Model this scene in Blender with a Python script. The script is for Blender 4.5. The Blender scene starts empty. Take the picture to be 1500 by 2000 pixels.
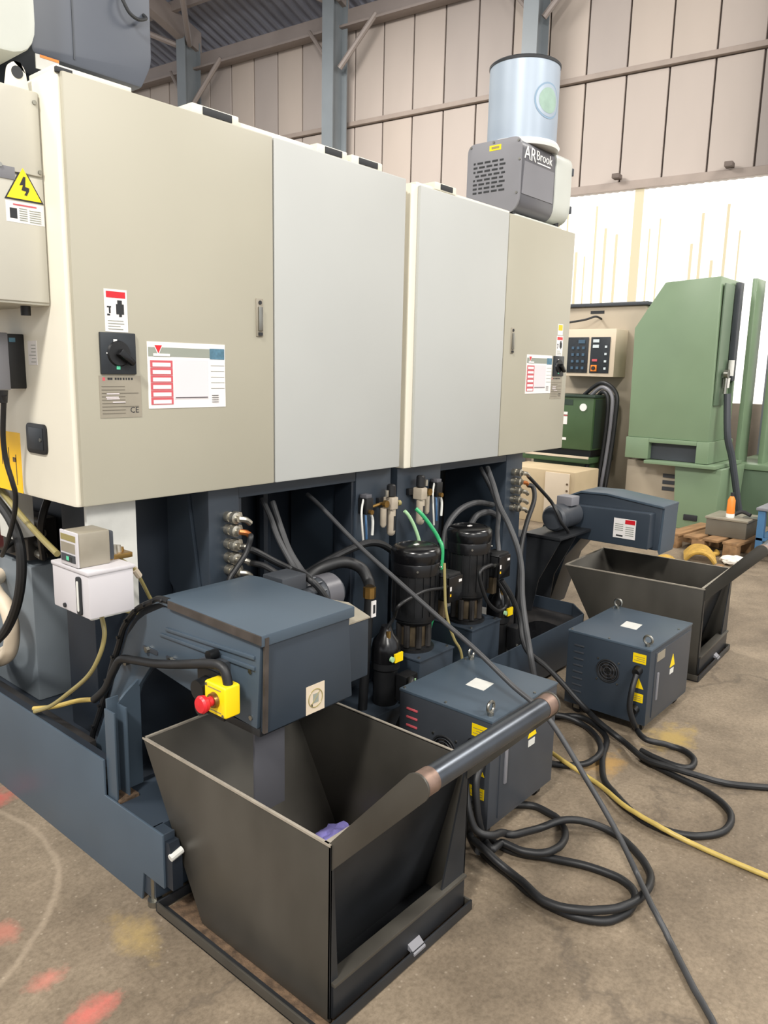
import bpy, bmesh, math, random
from mathutils import Vector, Matrix
random.seed(7)
sc = bpy.context.scene
COL = sc.collection

# ------------------------------------------------------------------ camera
cd = bpy.data.cameras.new('camera')
cam = bpy.data.objects.new('camera', cd); COL.objects.link(cam)
cd.sensor_fit = 'HORIZONTAL'; cd.sensor_width = 36.0; cd.lens = 36.0
cd.clip_start = 0.05; cd.clip_end = 200
rot = Matrix(((0.65115602, 0.12574047, -0.74845519),
              (-0.75864686, 0.135429, -0.63727069),
              (0.02123182, 0.98277582, 0.18357802)))
cam.matrix_world = Matrix.Translation((0, 0, 1.6)) @ rot.to_4x4()
sc.camera = cam

# ------------------------------------------------------------------ world, lamps, exposure
w = bpy.data.worlds.new('overcast_daylight'); sc.world = w; w.use_nodes = True
w.node_tree.nodes['Background'].inputs[0].default_value = (0.95, 0.97, 1.0, 1)
w.node_tree.nodes['Background'].inputs[1].default_value = 0.85

def area(name, loc, target, size, power, col=(1, .96, .9), sy=None):
    l = bpy.data.lights.new(name, 'AREA'); l.energy = power; l.color = col
    l.shape = 'RECTANGLE'; l.size = size; l.size_y = sy or size
    o = bpy.data.objects.new(name, l); COL.objects.link(o); o.location = loc
    o.rotation_euler = (Vector(target) - Vector(loc)).to_track_quat('-Z', 'Y').to_euler()
    return o
area('unseen_lamp', (-3.6, -0.2, 6.9), (1.0, 2.6, 0.8), 0.8, 470)
area('unseen_lamp', (3.2, -5.5, 7.2), (3.2, 0.2, 0), 2.0, 330)  # added out of view as fill light, like those below
area('unseen_lamp', (8.2, -1.5, 7.2), (8.2, 0.2, 0), 2.0, 330)
area('unseen_lamp', (-2.5, 5.5, 7.2), (-1.0, 5.0, 0), 2.0, 330)
area('unseen_lamp', (5.5, 7.5, 6.8), (6.5, 7.0, 0), 2.0, 420)
area('unseen_lamp', (-3.5, -7.0, 7.2), (0.0, -1.0, 0), 2.0, 330)
vs = sc.view_settings
vs.view_transform = 'Standard'; vs.look = 'None'; vs.gamma = 1.0; vs.exposure = 0.40; vs.use_curve_mapping = False

# ------------------------------------------------------------------ materials
def lin(h):
    h = h.lstrip('#'); o = []
    for i in (0, 2, 4):
        c = int(h[i:i+2], 16) / 255
        o.append(c / 12.92 if c <= .04045 else ((c + .055) / 1.055) ** 2.4)
    return o
MATS = {}
def mat(name, hexc, rough=.5, metal=0., var=.08, ns=4., bump=0., bs=150., spec=.5, stretch=None, rvar=.12, alpha=None):
    m = bpy.data.materials.new(name); m.use_nodes = True
    nt = m.node_tree; b = nt.nodes['Principled BSDF']; N = nt.nodes.new; Lk = nt.links.new
    c = lin(hexc)
    tc = N('ShaderNodeTexCoord'); mp = N('ShaderNodeMapping'); Lk(tc.outputs['Object'], mp.inputs[0])
    if stretch: mp.inputs['Scale'].default_value = stretch
    n = N('ShaderNodeTexNoise'); n.inputs['Scale'].default_value = ns; n.inputs['Detail'].default_value = 5
    Lk(mp.outputs[0], n.inputs['Vector'])
    r = N('ShaderNodeValToRGB'); Lk(n.outputs['Fac'], r.inputs[0])
    r.color_ramp.elements[0].position = .3; r.color_ramp.elements[1].position = .7
    r.color_ramp.elements[0].color = [v * (1 - var) for v in c] + [1]
    r.color_ramp.elements[1].color = [min(1, v * (1 + var)) for v in c] + [1]
    Lk(r.outputs[0], b.inputs['Base Color'])
    mr = N('ShaderNodeMapRange'); mr.inputs['To Min'].default_value = max(.03, rough - rvar); mr.inputs['To Max'].default_value = min(1, rough + rvar)
    Lk(n.outputs['Fac'], mr.inputs['Value']); Lk(mr.outputs[0], b.inputs['Roughness'])
    b.inputs['Metallic'].default_value = metal; b.inputs['Specular IOR Level'].default_value = spec
    if bump:
        n2 = N('ShaderNodeTexNoise'); n2.inputs['Scale'].default_value = bs; n2.inputs['Detail'].default_value = 3
        Lk(mp.outputs[0], n2.inputs['Vector'])
        bp = N('ShaderNodeBump'); bp.inputs['Strength'].default_value = bump; bp.inputs['Distance'].default_value = .01
        Lk(n2.outputs['Fac'], bp.inputs['Height']); Lk(bp.outputs[0], b.inputs['Normal'])
    if alpha is not None: b.inputs['Alpha'].default_value = alpha
    MATS[name] = m; return m
mat('beige', 'a6a292', .42, var=.05, ns=1.2)
mat('white_panel', 'aeb0ad', .42, var=.03, ns=1.2)
mat('cream', 'ddd8c8', .4, var=.03, ns=2)
mat('box_grey', 'b9b6aa', .45, var=.03)
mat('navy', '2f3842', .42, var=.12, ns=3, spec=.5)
mat('navy_lit', '44515d', .4, var=.1, ns=3)  # lighter copy of navy, light on tops and sides put into the colour
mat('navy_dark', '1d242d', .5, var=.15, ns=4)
mat('slate', '3a3e44', .45, var=.1, ns=3)
mat('black', '101113', .45, var=.2, ns=10)
mat('black_gloss', '0e0e10', .25, var=.2, ns=6, rvar=.08)
mat('rubber', '17181a', .5, var=.15, ns=12)
mat('grey_rubber', '3c3d3f', .5, var=.1, ns=12)
mat('steel', '97968f', .35, 1., var=.15, ns=8)
mat('mill_steel', '4b4842', .42, .35, var=.28, ns=3.5, stretch=(1, 1, .6), rvar=.16)
mat('mill_steel_dark', '2e3033', .40, .4, var=.35, ns=4, rvar=.15)
mat('tube_steel', '565b62', .32, .8, var=.2, ns=6)
mat('rim_steel', 'a59d90', .4, .3, var=.15, ns=20)
mat('weld', '8a7468', .5, .7, var=.3, ns=25)
mat('brass', '9a7a45', .35, .9, var=.2, ns=20)
mat('fitting', 'b8b3a6', .35, .9, var=.3, ns=25)
mat('yellow', 'f0cf10', .4, var=.04)
mat('placard', 'f2bd12', .45, var=.06, ns=6)
mat('red', 'c8202a', .35, var=.05)
mat('print_red', 'c0545c', .6, var=.05)
mat('print_grey', '8d9288', .6, var=.05)
mat('print_light', 'd9cfd2', .6, var=.03)
mat('print_blue', '4d7488', .6, var=.25, ns=60)
mat('print_black', '202225', .6, var=.1)
mat('paper', 'e4e0dd', .6, var=.02)
mat('plate', '9a9384', .4, .3, var=.08, ns=12)
mat('plate_line', '6d675b', .5, .2, var=.1)
mat('green_mark', '58c49a', .5)
mat('white', 'e6e6e2', .4, var=.02)
mat('lilac_white', 'c0bdc0', .42, var=.03)
mat('pedestal_grey', '6d757b', .5, var=.12, ns=3)
mat('bronze_dull', '5e5240', .45, .5, var=.3, ns=20)
mat('cover_edge', '453f3b', .5, .2, var=.35, ns=14)
mat('air_unit', 'a89d8c', .45, var=.12, ns=20)
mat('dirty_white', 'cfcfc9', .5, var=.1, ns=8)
mat('clear_blue', '3c5d80', .2, var=.1)
mat('green_hose', '2f9d63', .35, var=.05)
mat('pale_green_hose', '9fc79a', .35, var=.05)
mat('yellow_hose', 'b49d55', .4, var=.12, ns=20)
mat('clear_tube', '8f8456', .3, var=.1)
mat('grey_unit', '77777c', .45, var=.04)
mat('grey_unit_dark', '55555a', .4, var=.05)
mat('light_unit', 'bcbfb8', .42, var=.03)
mat('canister', '9ca8b5', .4, .15, var=.05, ns=3)
mat('emblem_blue', '7d97ad', .5); mat('emblem_green', '8fa99b', .5, var=.12, ns=20)
mat('enclosure_grey', '484d57', .42, var=.08, ns=2)
mat('cladding', 'b0a59d', .6, var=.09, ns=.8, stretch=(1, 1, .35))
mat('cladding_b', 'a79d97', .6, var=.1, ns=.7, stretch=(1, 1, .35))
mat('cladding_c', 'b6aaa0', .6, var=.07, ns=.9, stretch=(1, 1, .35))
mat('rail', '9a8d84', .6, var=.1)
mat('joint', '6a5f59', .8, var=.1)
mat('paint_steel', '8c827d', .55, var=.08, ns=2)
mat('column_steel', '7c8388', .5, var=.08, ns=2)
mat('roof_sheet', '868894', .6, var=.1, ns=2)
mat('blockwork', '9d9184', .8, var=.1, bump=.2, bs=30)
mat('machine_green', '758a6e', .33, var=.06, ns=1.5)
mat('machine_green_dark', '5d705b', .4, var=.08, ns=2)
mat('olive_green', '3e5636', .4, var=.1, ns=3)
mat('bottle_green', '2a3a30', .4, var=.1)
mat('machine_beige', 'a89c89', .5, var=.06, ns=2)
mat('panel_beige', 'cfc0aa', .5, var=.04)
mat('card', 'bba888', .7, var=.1, ns=3)
mat('panel_black', '22272c', .4, var=.15, ns=30)
mat('panel_blue', '40586c', .4); mat('panel_white', 'c8d2d6', .4); mat('orange', 'e8842c', .4, var=.05)
mat('wood', '8a6a48', .75, var=.25, ns=3, stretch=(1, 8, 8), bump=.15, bs=60)
mat('workshop_blue', '3f6a90', .45, var=.08)
mat('rag_purple', '8a83c8', .9, var=.3, ns=14, bump=.5, bs=60)
mat('rag_white', 'd8d2c8', .9, var=.12, ns=10)
mat('strap', 'b49040', .7, var=.3, ns=14)
mat('dirt', '5d4a38', .9, var=.5, ns=40, bump=.5, bs=80)
mat('grime', '2c2a29', .4, var=.4, ns=9, rvar=.2)
mat('copper', 'b06a38', .4, .6, var=.2)

def floor_mat():
    m = bpy.data.materials.new('concrete'); m.use_nodes = True
    nt = m.node_tree; b = nt.nodes['Principled BSDF']; N = nt.nodes.new; L = nt.links.new
    tc = N('ShaderNodeTexCoord')
    def noise(s, d=6, rough=.6):
        n = N('ShaderNodeTexNoise'); n.inputs['Scale'].default_value = s; n.inputs['Detail'].default_value = d
        n.inputs['Roughness'].default_value = rough; L(tc.outputs['Object'], n.inputs['Vector']); return n
    def ramp(src, p0, p1, c0, c1):
        r = N('ShaderNodeValToRGB'); L(src, r.inputs[0]); e = r.color_ramp.elements
        e[0].position = p0; e[1].position = p1; e[0].color = list(c0) + [1]; e[1].color = list(c1) + [1]; return r.outputs[0]
    def mix(f, a, c, mode='MIX'):
        x = N('ShaderNodeMix'); x.data_type = 'RGBA'; x.blend_type = mode
        if isinstance(f, float): x.inputs[0].default_value = f
        else: L(f, x.inputs[0])
        for s, i in ((a, 6), (c, 7)):
            if isinstance(s, (tuple, list)): x.inputs[i].default_value = list(s)[:3] + [1]
            else: L(s, x.inputs[i])
        return x.outputs[2]
    A = lin('9e8f7a'); B = lin('7e705e')
    big = noise(.9, 7); med = noise(4.2, 9, .74); fine = noise(70, 4, .7)
    col = mix(ramp(big.outputs['Fac'], .38, .66, (0, 0, 0), (1, 1, 1)), B, A)
    col = mix(ramp(med.outputs['Fac'], .3, .75, (.72, .71, .7), (1.12, 1.1, 1.06)), (0, 0, 0), col) if False else mix(.8, col, ramp(med.outputs['Fac'], .34, .66, (.52, .51, .5), (1, 1, 1)), 'MULTIPLY')
    col = mix(.6, col, ramp(fine.outputs['Fac'], .36, .6, (.55, .53, .5), (1, 1, 1)), 'MULTIPLY')
    # pale specks of aggregate
    vor = N('ShaderNodeTexVoronoi'); vor.inputs['Scale'].default_value = 34; L(tc.outputs['Object'], vor.inputs['Vector'])
    col = mix(ramp(vor.outputs['Distance'], .06, .16, (.3, .3, .3), (0, 0, 0)), col, lin('b8ab98'))
    # cracks
    v2 = N('ShaderNodeTexVoronoi'); v2.feature = 'DISTANCE_TO_EDGE'; v2.inputs['Scale'].default_value = .55
    wn = noise(1.6, 6, .65); wa = N('ShaderNodeMix'); wa.data_type = 'VECTOR'; wa.inputs[0].default_value = .35
    L(tc.outputs['Object'], wa.inputs[4]); L(wn.outputs['Color'], wa.inputs[5]); L(wa.outputs[1], v2.inputs['Vector'])
    col = mix(ramp(v2.outputs['Distance'], .0, .006, (.55, .55, .55), (0, 0, 0)), col, lin('4e453b'))
    # paint and rust stains with a shape of their own
    sn = noise(9, 6, .7)
    def stain(x, y, rx, ry, c, strength):
        nonlocal col
        mp = N('ShaderNodeMapping'); mp.inputs['Location'].default_value = (-x / rx, -y / ry, 0); mp.inputs['Scale'].default_value = (1 / rx, 1 / ry, 0)
        L(tc.outputs['Object'], mp.inputs[0])
        ln = N('ShaderNodeVectorMath'); ln.operation = 'LENGTH'; L(mp.outputs[0], ln.inputs[0])
        ad = N('ShaderNodeMath'); ad.operation = 'MULTIPLY_ADD'; L(sn.outputs['Fac'], ad.inputs[0]); ad.inputs[1].default_value = 2.4; L(ln.outputs['Value'], ad.inputs[2])
        col = mix(ramp(ad.outputs[0], 1.2, 2.2, (strength,) * 3, (0, 0, 0)) if False else ramp2(ad.outputs[0], strength), col, lin(c))
    def ramp2(src, s):
        mr = N('ShaderNodeMapRange'); mr.inputs['From Min'].default_value = 1.35; mr.inputs['From Max'].default_value = 2.1
        mr.inputs['To Min'].default_value = s; mr.inputs['To Max'].default_value = 0; L(src, mr.inputs['Value']); return mr.outputs[0]
    stain(.80, 1.61, .10, .06, 'c8685e', .75); stain(.79, 1.80, .07, .05, 'c8786a', .6); stain(1.06, 2.80, .10, .12, 'b85a50', .7)
    stain(.78, 2.05, .05, .07, 'c07464', .5)
    stain(1.03, 1.77, .08, .16, 'a8905a', .6); stain(3.3, 1.08, .22, .12, 'b09550', .7); stain(2.86, 1.2, .16, .10, 'b08a4c', .7)
    # pale scraped arc
    mp = N('ShaderNodeVectorMath'); mp.operation = 'DISTANCE'; mp.inputs[1].default_value = (.42, 2.46, 0); L(tc.outputs['Object'], mp.inputs[0])
    ad = N('ShaderNodeMath'); ad.operation = 'MULTIPLY_ADD'; L(wn.outputs['Fac'], ad.inputs[0]); ad.inputs[1].default_value = .08; L(mp.outputs['Value'], ad.inputs[2])
    sb_ = N('ShaderNodeMath'); sb_.operation = 'SUBTRACT'; L(ad.outputs[0], sb_.inputs[0]); sb_.inputs[1].default_value = .69
    ab = N('ShaderNodeMath'); ab.operation = 'ABSOLUTE'; L(sb_.outputs[0], ab.inputs[0])
    col = mix(ramp(ab.outputs[0], .004, .014, (.22, .22, .22), (0, 0, 0)), col, lin('bfae98'))
    L(col, b.inputs['Base Color'])
    mr = N('ShaderNodeMapRange'); mr.inputs['To Min'].default_value = .5; mr.inputs['To Max'].default_value = .85
    L(med.outputs['Fac'], mr.inputs['Value']); L(mr.outputs[0], b.inputs['Roughness'])
    bp = N('ShaderNodeBump'); bp.inputs['Strength'].default_value = .25; bp.inputs['Distance'].default_value = .004
    L(fine.outputs['Fac'], bp.inputs['Height']); L(bp.outputs[0], b.inputs['Normal'])
    MATS['concrete'] = m
floor_mat()
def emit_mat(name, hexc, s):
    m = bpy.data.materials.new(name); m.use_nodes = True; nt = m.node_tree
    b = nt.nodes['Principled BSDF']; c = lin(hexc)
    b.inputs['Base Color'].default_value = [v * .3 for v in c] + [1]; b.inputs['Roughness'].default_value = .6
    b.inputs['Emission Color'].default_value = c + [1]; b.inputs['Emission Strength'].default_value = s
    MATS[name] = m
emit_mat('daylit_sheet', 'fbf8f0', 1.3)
emit_mat('daylit_sheet_cream', 'e6d8b4', .55)  # weaker cream glow for the sheet strips

# ------------------------------------------------------------------ mesh helpers
class MB:
    def __init__(s): s.bm = bmesh.new()
    def _add(s, vs, fs):
        bv = [s.bm.verts.new(v) for v in vs]
        for f in fs:
            try: s.bm.faces.new([bv[i] for i in f])
            except ValueError: pass
        return s
    def box(s, x0, x1, y0, y1, z0, z1):
        v = [(x, y, z) for x in (x0, x1) for y in (y0, y1) for z in (z0, z1)]
        return s._add(v, [(0, 1, 3, 2), (4, 6, 7, 5), (0, 4, 5, 1), (2, 3, 7, 6), (0, 2, 6, 4), (1, 5, 7, 3)])
    def prism(s, pts, ax, a, b):
        n = len(pts)
        def P(p, t): return {'x': (t, p[0], p[1]), 'y': (p[0], t, p[1]), 'z': (p[0], p[1], t)}[ax]
        v = [P(p, a) for p in pts] + [P(p, b) for p in pts]
        return s._add(v, [tuple(range(n)), tuple(range(2 * n - 1, n - 1, -1))] + [(i, (i + 1) % n, n + (i + 1) % n, n + i) for i in range(n)])
    def hexa(s, bot, top):
        return s._add(list(bot) + list(top), [(0, 1, 2, 3), (7, 6, 5, 4)] + [(i, (i + 1) % 4, 4 + (i + 1) % 4, 4 + i) for i in range(4)])
    def cone(s, p0, p1, r0, r1=None, n=20, cap=True):
        r1 = r0 if r1 is None else r1
        p0 = Vector(p0); p1 = Vector(p1); d = (p1 - p0).normalized()
        u = d.orthogonal().normalized(); w_ = d.cross(u)
        v = []
        for p, r in ((p0, r0), (p1, r1)):
            v += [p + (u * math.cos(2 * math.pi * i / n) + w_ * math.sin(2 * math.pi * i / n)) * r for i in range(n)]
        f = [(i, (i + 1) % n, n + (i + 1) % n, n + i) for i in range(n)]
        if cap: f += [tuple(range(n - 1, -1, -1)), tuple(range(n, 2 * n))]
        return s._add(v, f)
    def lathe(s, c, prof, n=28, ax='z'):
        c = Vector(c); v = []
        for r, h in prof:
            for i in range(n):
                a = 2 * math.pi * i / n; q = (r * math.cos(a), r * math.sin(a))
                v.append(c + Vector({'z': (q[0], q[1], h), 'x': (h, q[0], q[1]), 'y': (q[1], h, q[0])}[ax]))
        m = len(prof); f = []
        for k in range(m - 1):
            f += [(k * n + i, k * n + (i + 1) % n, (k + 1) * n + (i + 1) % n, (k + 1) * n + i) for i in range(n)]
        f += [tuple(range(n - 1, -1, -1)), tuple(range((m - 1) * n, m * n))]
        return s._add(v, f)
    def tube(s, pts, r, n=10, sub=6):
        P = [Vector(p) for p in pts]
        if len(P) > 2 and sub > 1:
            Q = []
            for i in range(len(P) - 1):
                a, b_, c, d = P[max(i - 1, 0)], P[i], P[i + 1], P[min(i + 2, len(P) - 1)]
                for k in range(sub):
                    t = k / sub
                    Q.append(.5 * ((2 * b_) + (c - a) * t + (2 * a - 5 * b_ + 4 * c - d) * t * t + (3 * b_ - a - 3 * c + d) * t ** 3))
            Q.append(P[-1]); P = Q
        u = None; v = []
        for i, p in enumerate(P):
            d = (P[min(i + 1, len(P) - 1)] - P[max(i - 1, 0)]).normalized()
            if u is None: u = d.orthogonal().normalized()
            u = (u - d * u.dot(d)).normalized(); w_ = d.cross(u)
            v += [p + (u * math.cos(2 * math.pi * k / n) + w_ * math.sin(2 * math.pi * k / n)) * r for k in range(n)]
        m = len(P)
        f = [(i * n + k, i * n + (k + 1) % n, (i + 1) * n + (k + 1) % n, (i + 1) * n + k) for i in range(m - 1) for k in range(n)]
        f += [tuple(range(n - 1, -1, -1)), tuple(range((m - 1) * n, m * n))]
        return s._add(v, f)
    def torus(s, c, R, r, ax='y', n=20, m=8):
        c = Vector(c); v = []
        for i in range(n):
            a = 2 * math.pi * i / n
            for k in range(m):
                b_ = 2 * math.pi * k / m; q = R + r * math.cos(b_); h = r * math.sin(b_)
                e, g = q * math.cos(a), q * math.sin(a)
                v.append(c + Vector({'y': (e, h, g), 'x': (h, e, g), 'z': (e, g, h)}[ax]))
        return s._add(v, [(i * m + k, i * m + (k + 1) % m, ((i + 1) % n) * m + (k + 1) % m, ((i + 1) % n) * m + k) for i in range(n) for k in range(m)])

ORG = {}
def _tag(o, label=None, cat=None, group=None, kind=None):
    if label: o['label'] = label
    if cat: o['category'] = cat
    if group: o['group'] = group
    if kind: o['kind'] = kind
    return o
def thing(name, label, cat, loc=(0, 0, 0), rotz=0, group=None, kind=None, local=False):
    o = bpy.data.objects.new(name, None); COL.objects.link(o); o.empty_display_size = .05
    o.location = loc; o.rotation_euler = (0, 0, rotz)
    ORG[o.name] = Vector((0, 0, 0)) if local else Vector(loc)
    return _tag(o, label, cat, group, kind)
def obj(name, mb, m, parent=None, bev=0., smooth=True, seg=2, label=None, cat=None, group=None, kind=None, origin=None):
    bm = mb.bm
    bmesh.ops.recalc_face_normals(bm, faces=bm.faces)
    if bev:
        ed = [e for e in bm.edges if len(e.link_faces) == 2 and e.calc_face_angle(0) > .5]
        bmesh.ops.bevel(bm, geom=ed, offset=bev, segments=seg, profile=.6, affect='EDGES', clamp_overlap=True)
    off = Vector((0, 0, 0))
    if parent is not None: off = ORG.get(parent.name, Vector((0, 0, 0)))
    elif origin is not None: off = Vector(origin)
    if off.length: bmesh.ops.translate(bm, vec=-off, verts=bm.verts)
    me = bpy.data.meshes.new(name); bm.to_mesh(me); bm.free()
    if smooth:
        me.shade_smooth(); me.set_sharp_from_angle(angle=.62)
    me.materials.append(MATS[m] if isinstance(m, str) else m)
    o = bpy.data.objects.new(name, me); COL.objects.link(o)
    if parent is not None: o.parent = parent; ORG[o.name] = off
    elif origin is not None: o.location = origin; ORG[o.name] = off
    return _tag(o, label, cat, group, kind)
def copy_tree(o, parent=None):
    c = o.copy(); COL.objects.link(c)
    if parent is not None: c.parent = parent
    ORG[c.name] = ORG.get(o.name, Vector((0, 0, 0)))
    for ch in o.children: copy_tree(ch, c)
    return c
def B(*a): return MB().box(*a)
def text(name, body, size, M4, m, parent, ext=.0006, label=None):
    cu = bpy.data.curves.new(name, 'FONT'); cu.body = body; cu.size = size; cu.extrude = ext; cu.align_x = 'CENTER'; cu.align_y = 'CENTER'
    cu.resolution_u = 2
    t = bpy.data.objects.new(name + '_src', cu); COL.objects.link(t)
    dg = bpy.context.evaluated_depsgraph_get(); dg.update()
    me = bpy.data.meshes.new_from_object(t.evaluated_get(dg)); bpy.data.objects.remove(t); bpy.data.curves.remove(cu)
    me.name = name; me.transform(M4); me.materials.clear(); me.materials.append(MATS[m])
    off = ORG.get(parent.name, Vector((0, 0, 0)))
    me.transform(Matrix.Translation(-off))
    o = bpy.data.objects.new(name, me); COL.objects.link(o); o.parent = parent; ORG[o.name] = off
    return _tag(o, label)
def faceY(x, y, z): # text on a surface facing -Y
    return Matrix.Translation((x, y, z)) @ Matrix(((1, 0, 0, 0), (0, 0, -1, 0), (0, 1, 0, 0), (0, 0, 0, 1)))
def faceX(x, y, z): # text on a surface facing -X
    return Matrix.Translation((x, y, z)) @ Matrix(((0, 0, -1, 0), (-1, 0, 0, 0), (0, 1, 0, 0), (0, 0, 0, 1)))
def marks(parent, name, pl, pos, items, t0=.0012, label=None, kind=None):
    """flat print on a plate: pl 'y' or 'x' or 'z'; items (material, a0, a1, b0, b1)"""
    bym = {}
    for it in items: bym.setdefault(it[0], []).append(it[1:])
    runs = []
    for k, (m, rs) in enumerate(bym.items()):
        runs += [(k, m, [r]) for r in rs] if len(rs) < 4 else [(k, m, rs)]
    for k, m, rs in runs:
        mb = MB(); t = t0 + .0004 * k
        for a0, a1, b0, b1 in rs:
            if pl == 'y': mb.box(a0, a1, pos - t, pos, b0, b1)
            elif pl == 'x': mb.box(pos - t, pos, a0, a1, b0, b1)
            else: mb.box(a0, a1, b0, b1, pos, pos + t)
        obj(name, mb, m, parent, smooth=False, label=label, kind='stuff' if len(rs) > 1 else None)
def cable(name, label, key, r, m, cat='cable', group=None, n=10, pts=None):
    P = pts or PTS[key]
    return obj(name, MB().tube(P, r, n, 2 if len(P) > 22 else 6), m, None, origin=P[-1], label=label, cat=cat, group=group)
def rounded(pts_r, seg=6):
    """polygon with rounded corners: [(a,b,radius)]"""
    out = []; n = len(pts_r)
    for i in range(n):
        p = Vector(pts_r[i][:2]); r = pts_r[i][2]
        if r <= 0: out.append(tuple(p)); continue
        a = (Vector(pts_r[i - 1][:2]) - p).normalized(); b_ = (Vector(pts_r[(i + 1) % n][:2]) - p).normalized()
        s, e = p + a * r, p + b_ * r
        for k in range(seg + 1):
            t = k / seg; out.append(tuple((1 - t) ** 2 * s + 2 * t * (1 - t) * p + t * t * e))
    return out
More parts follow.
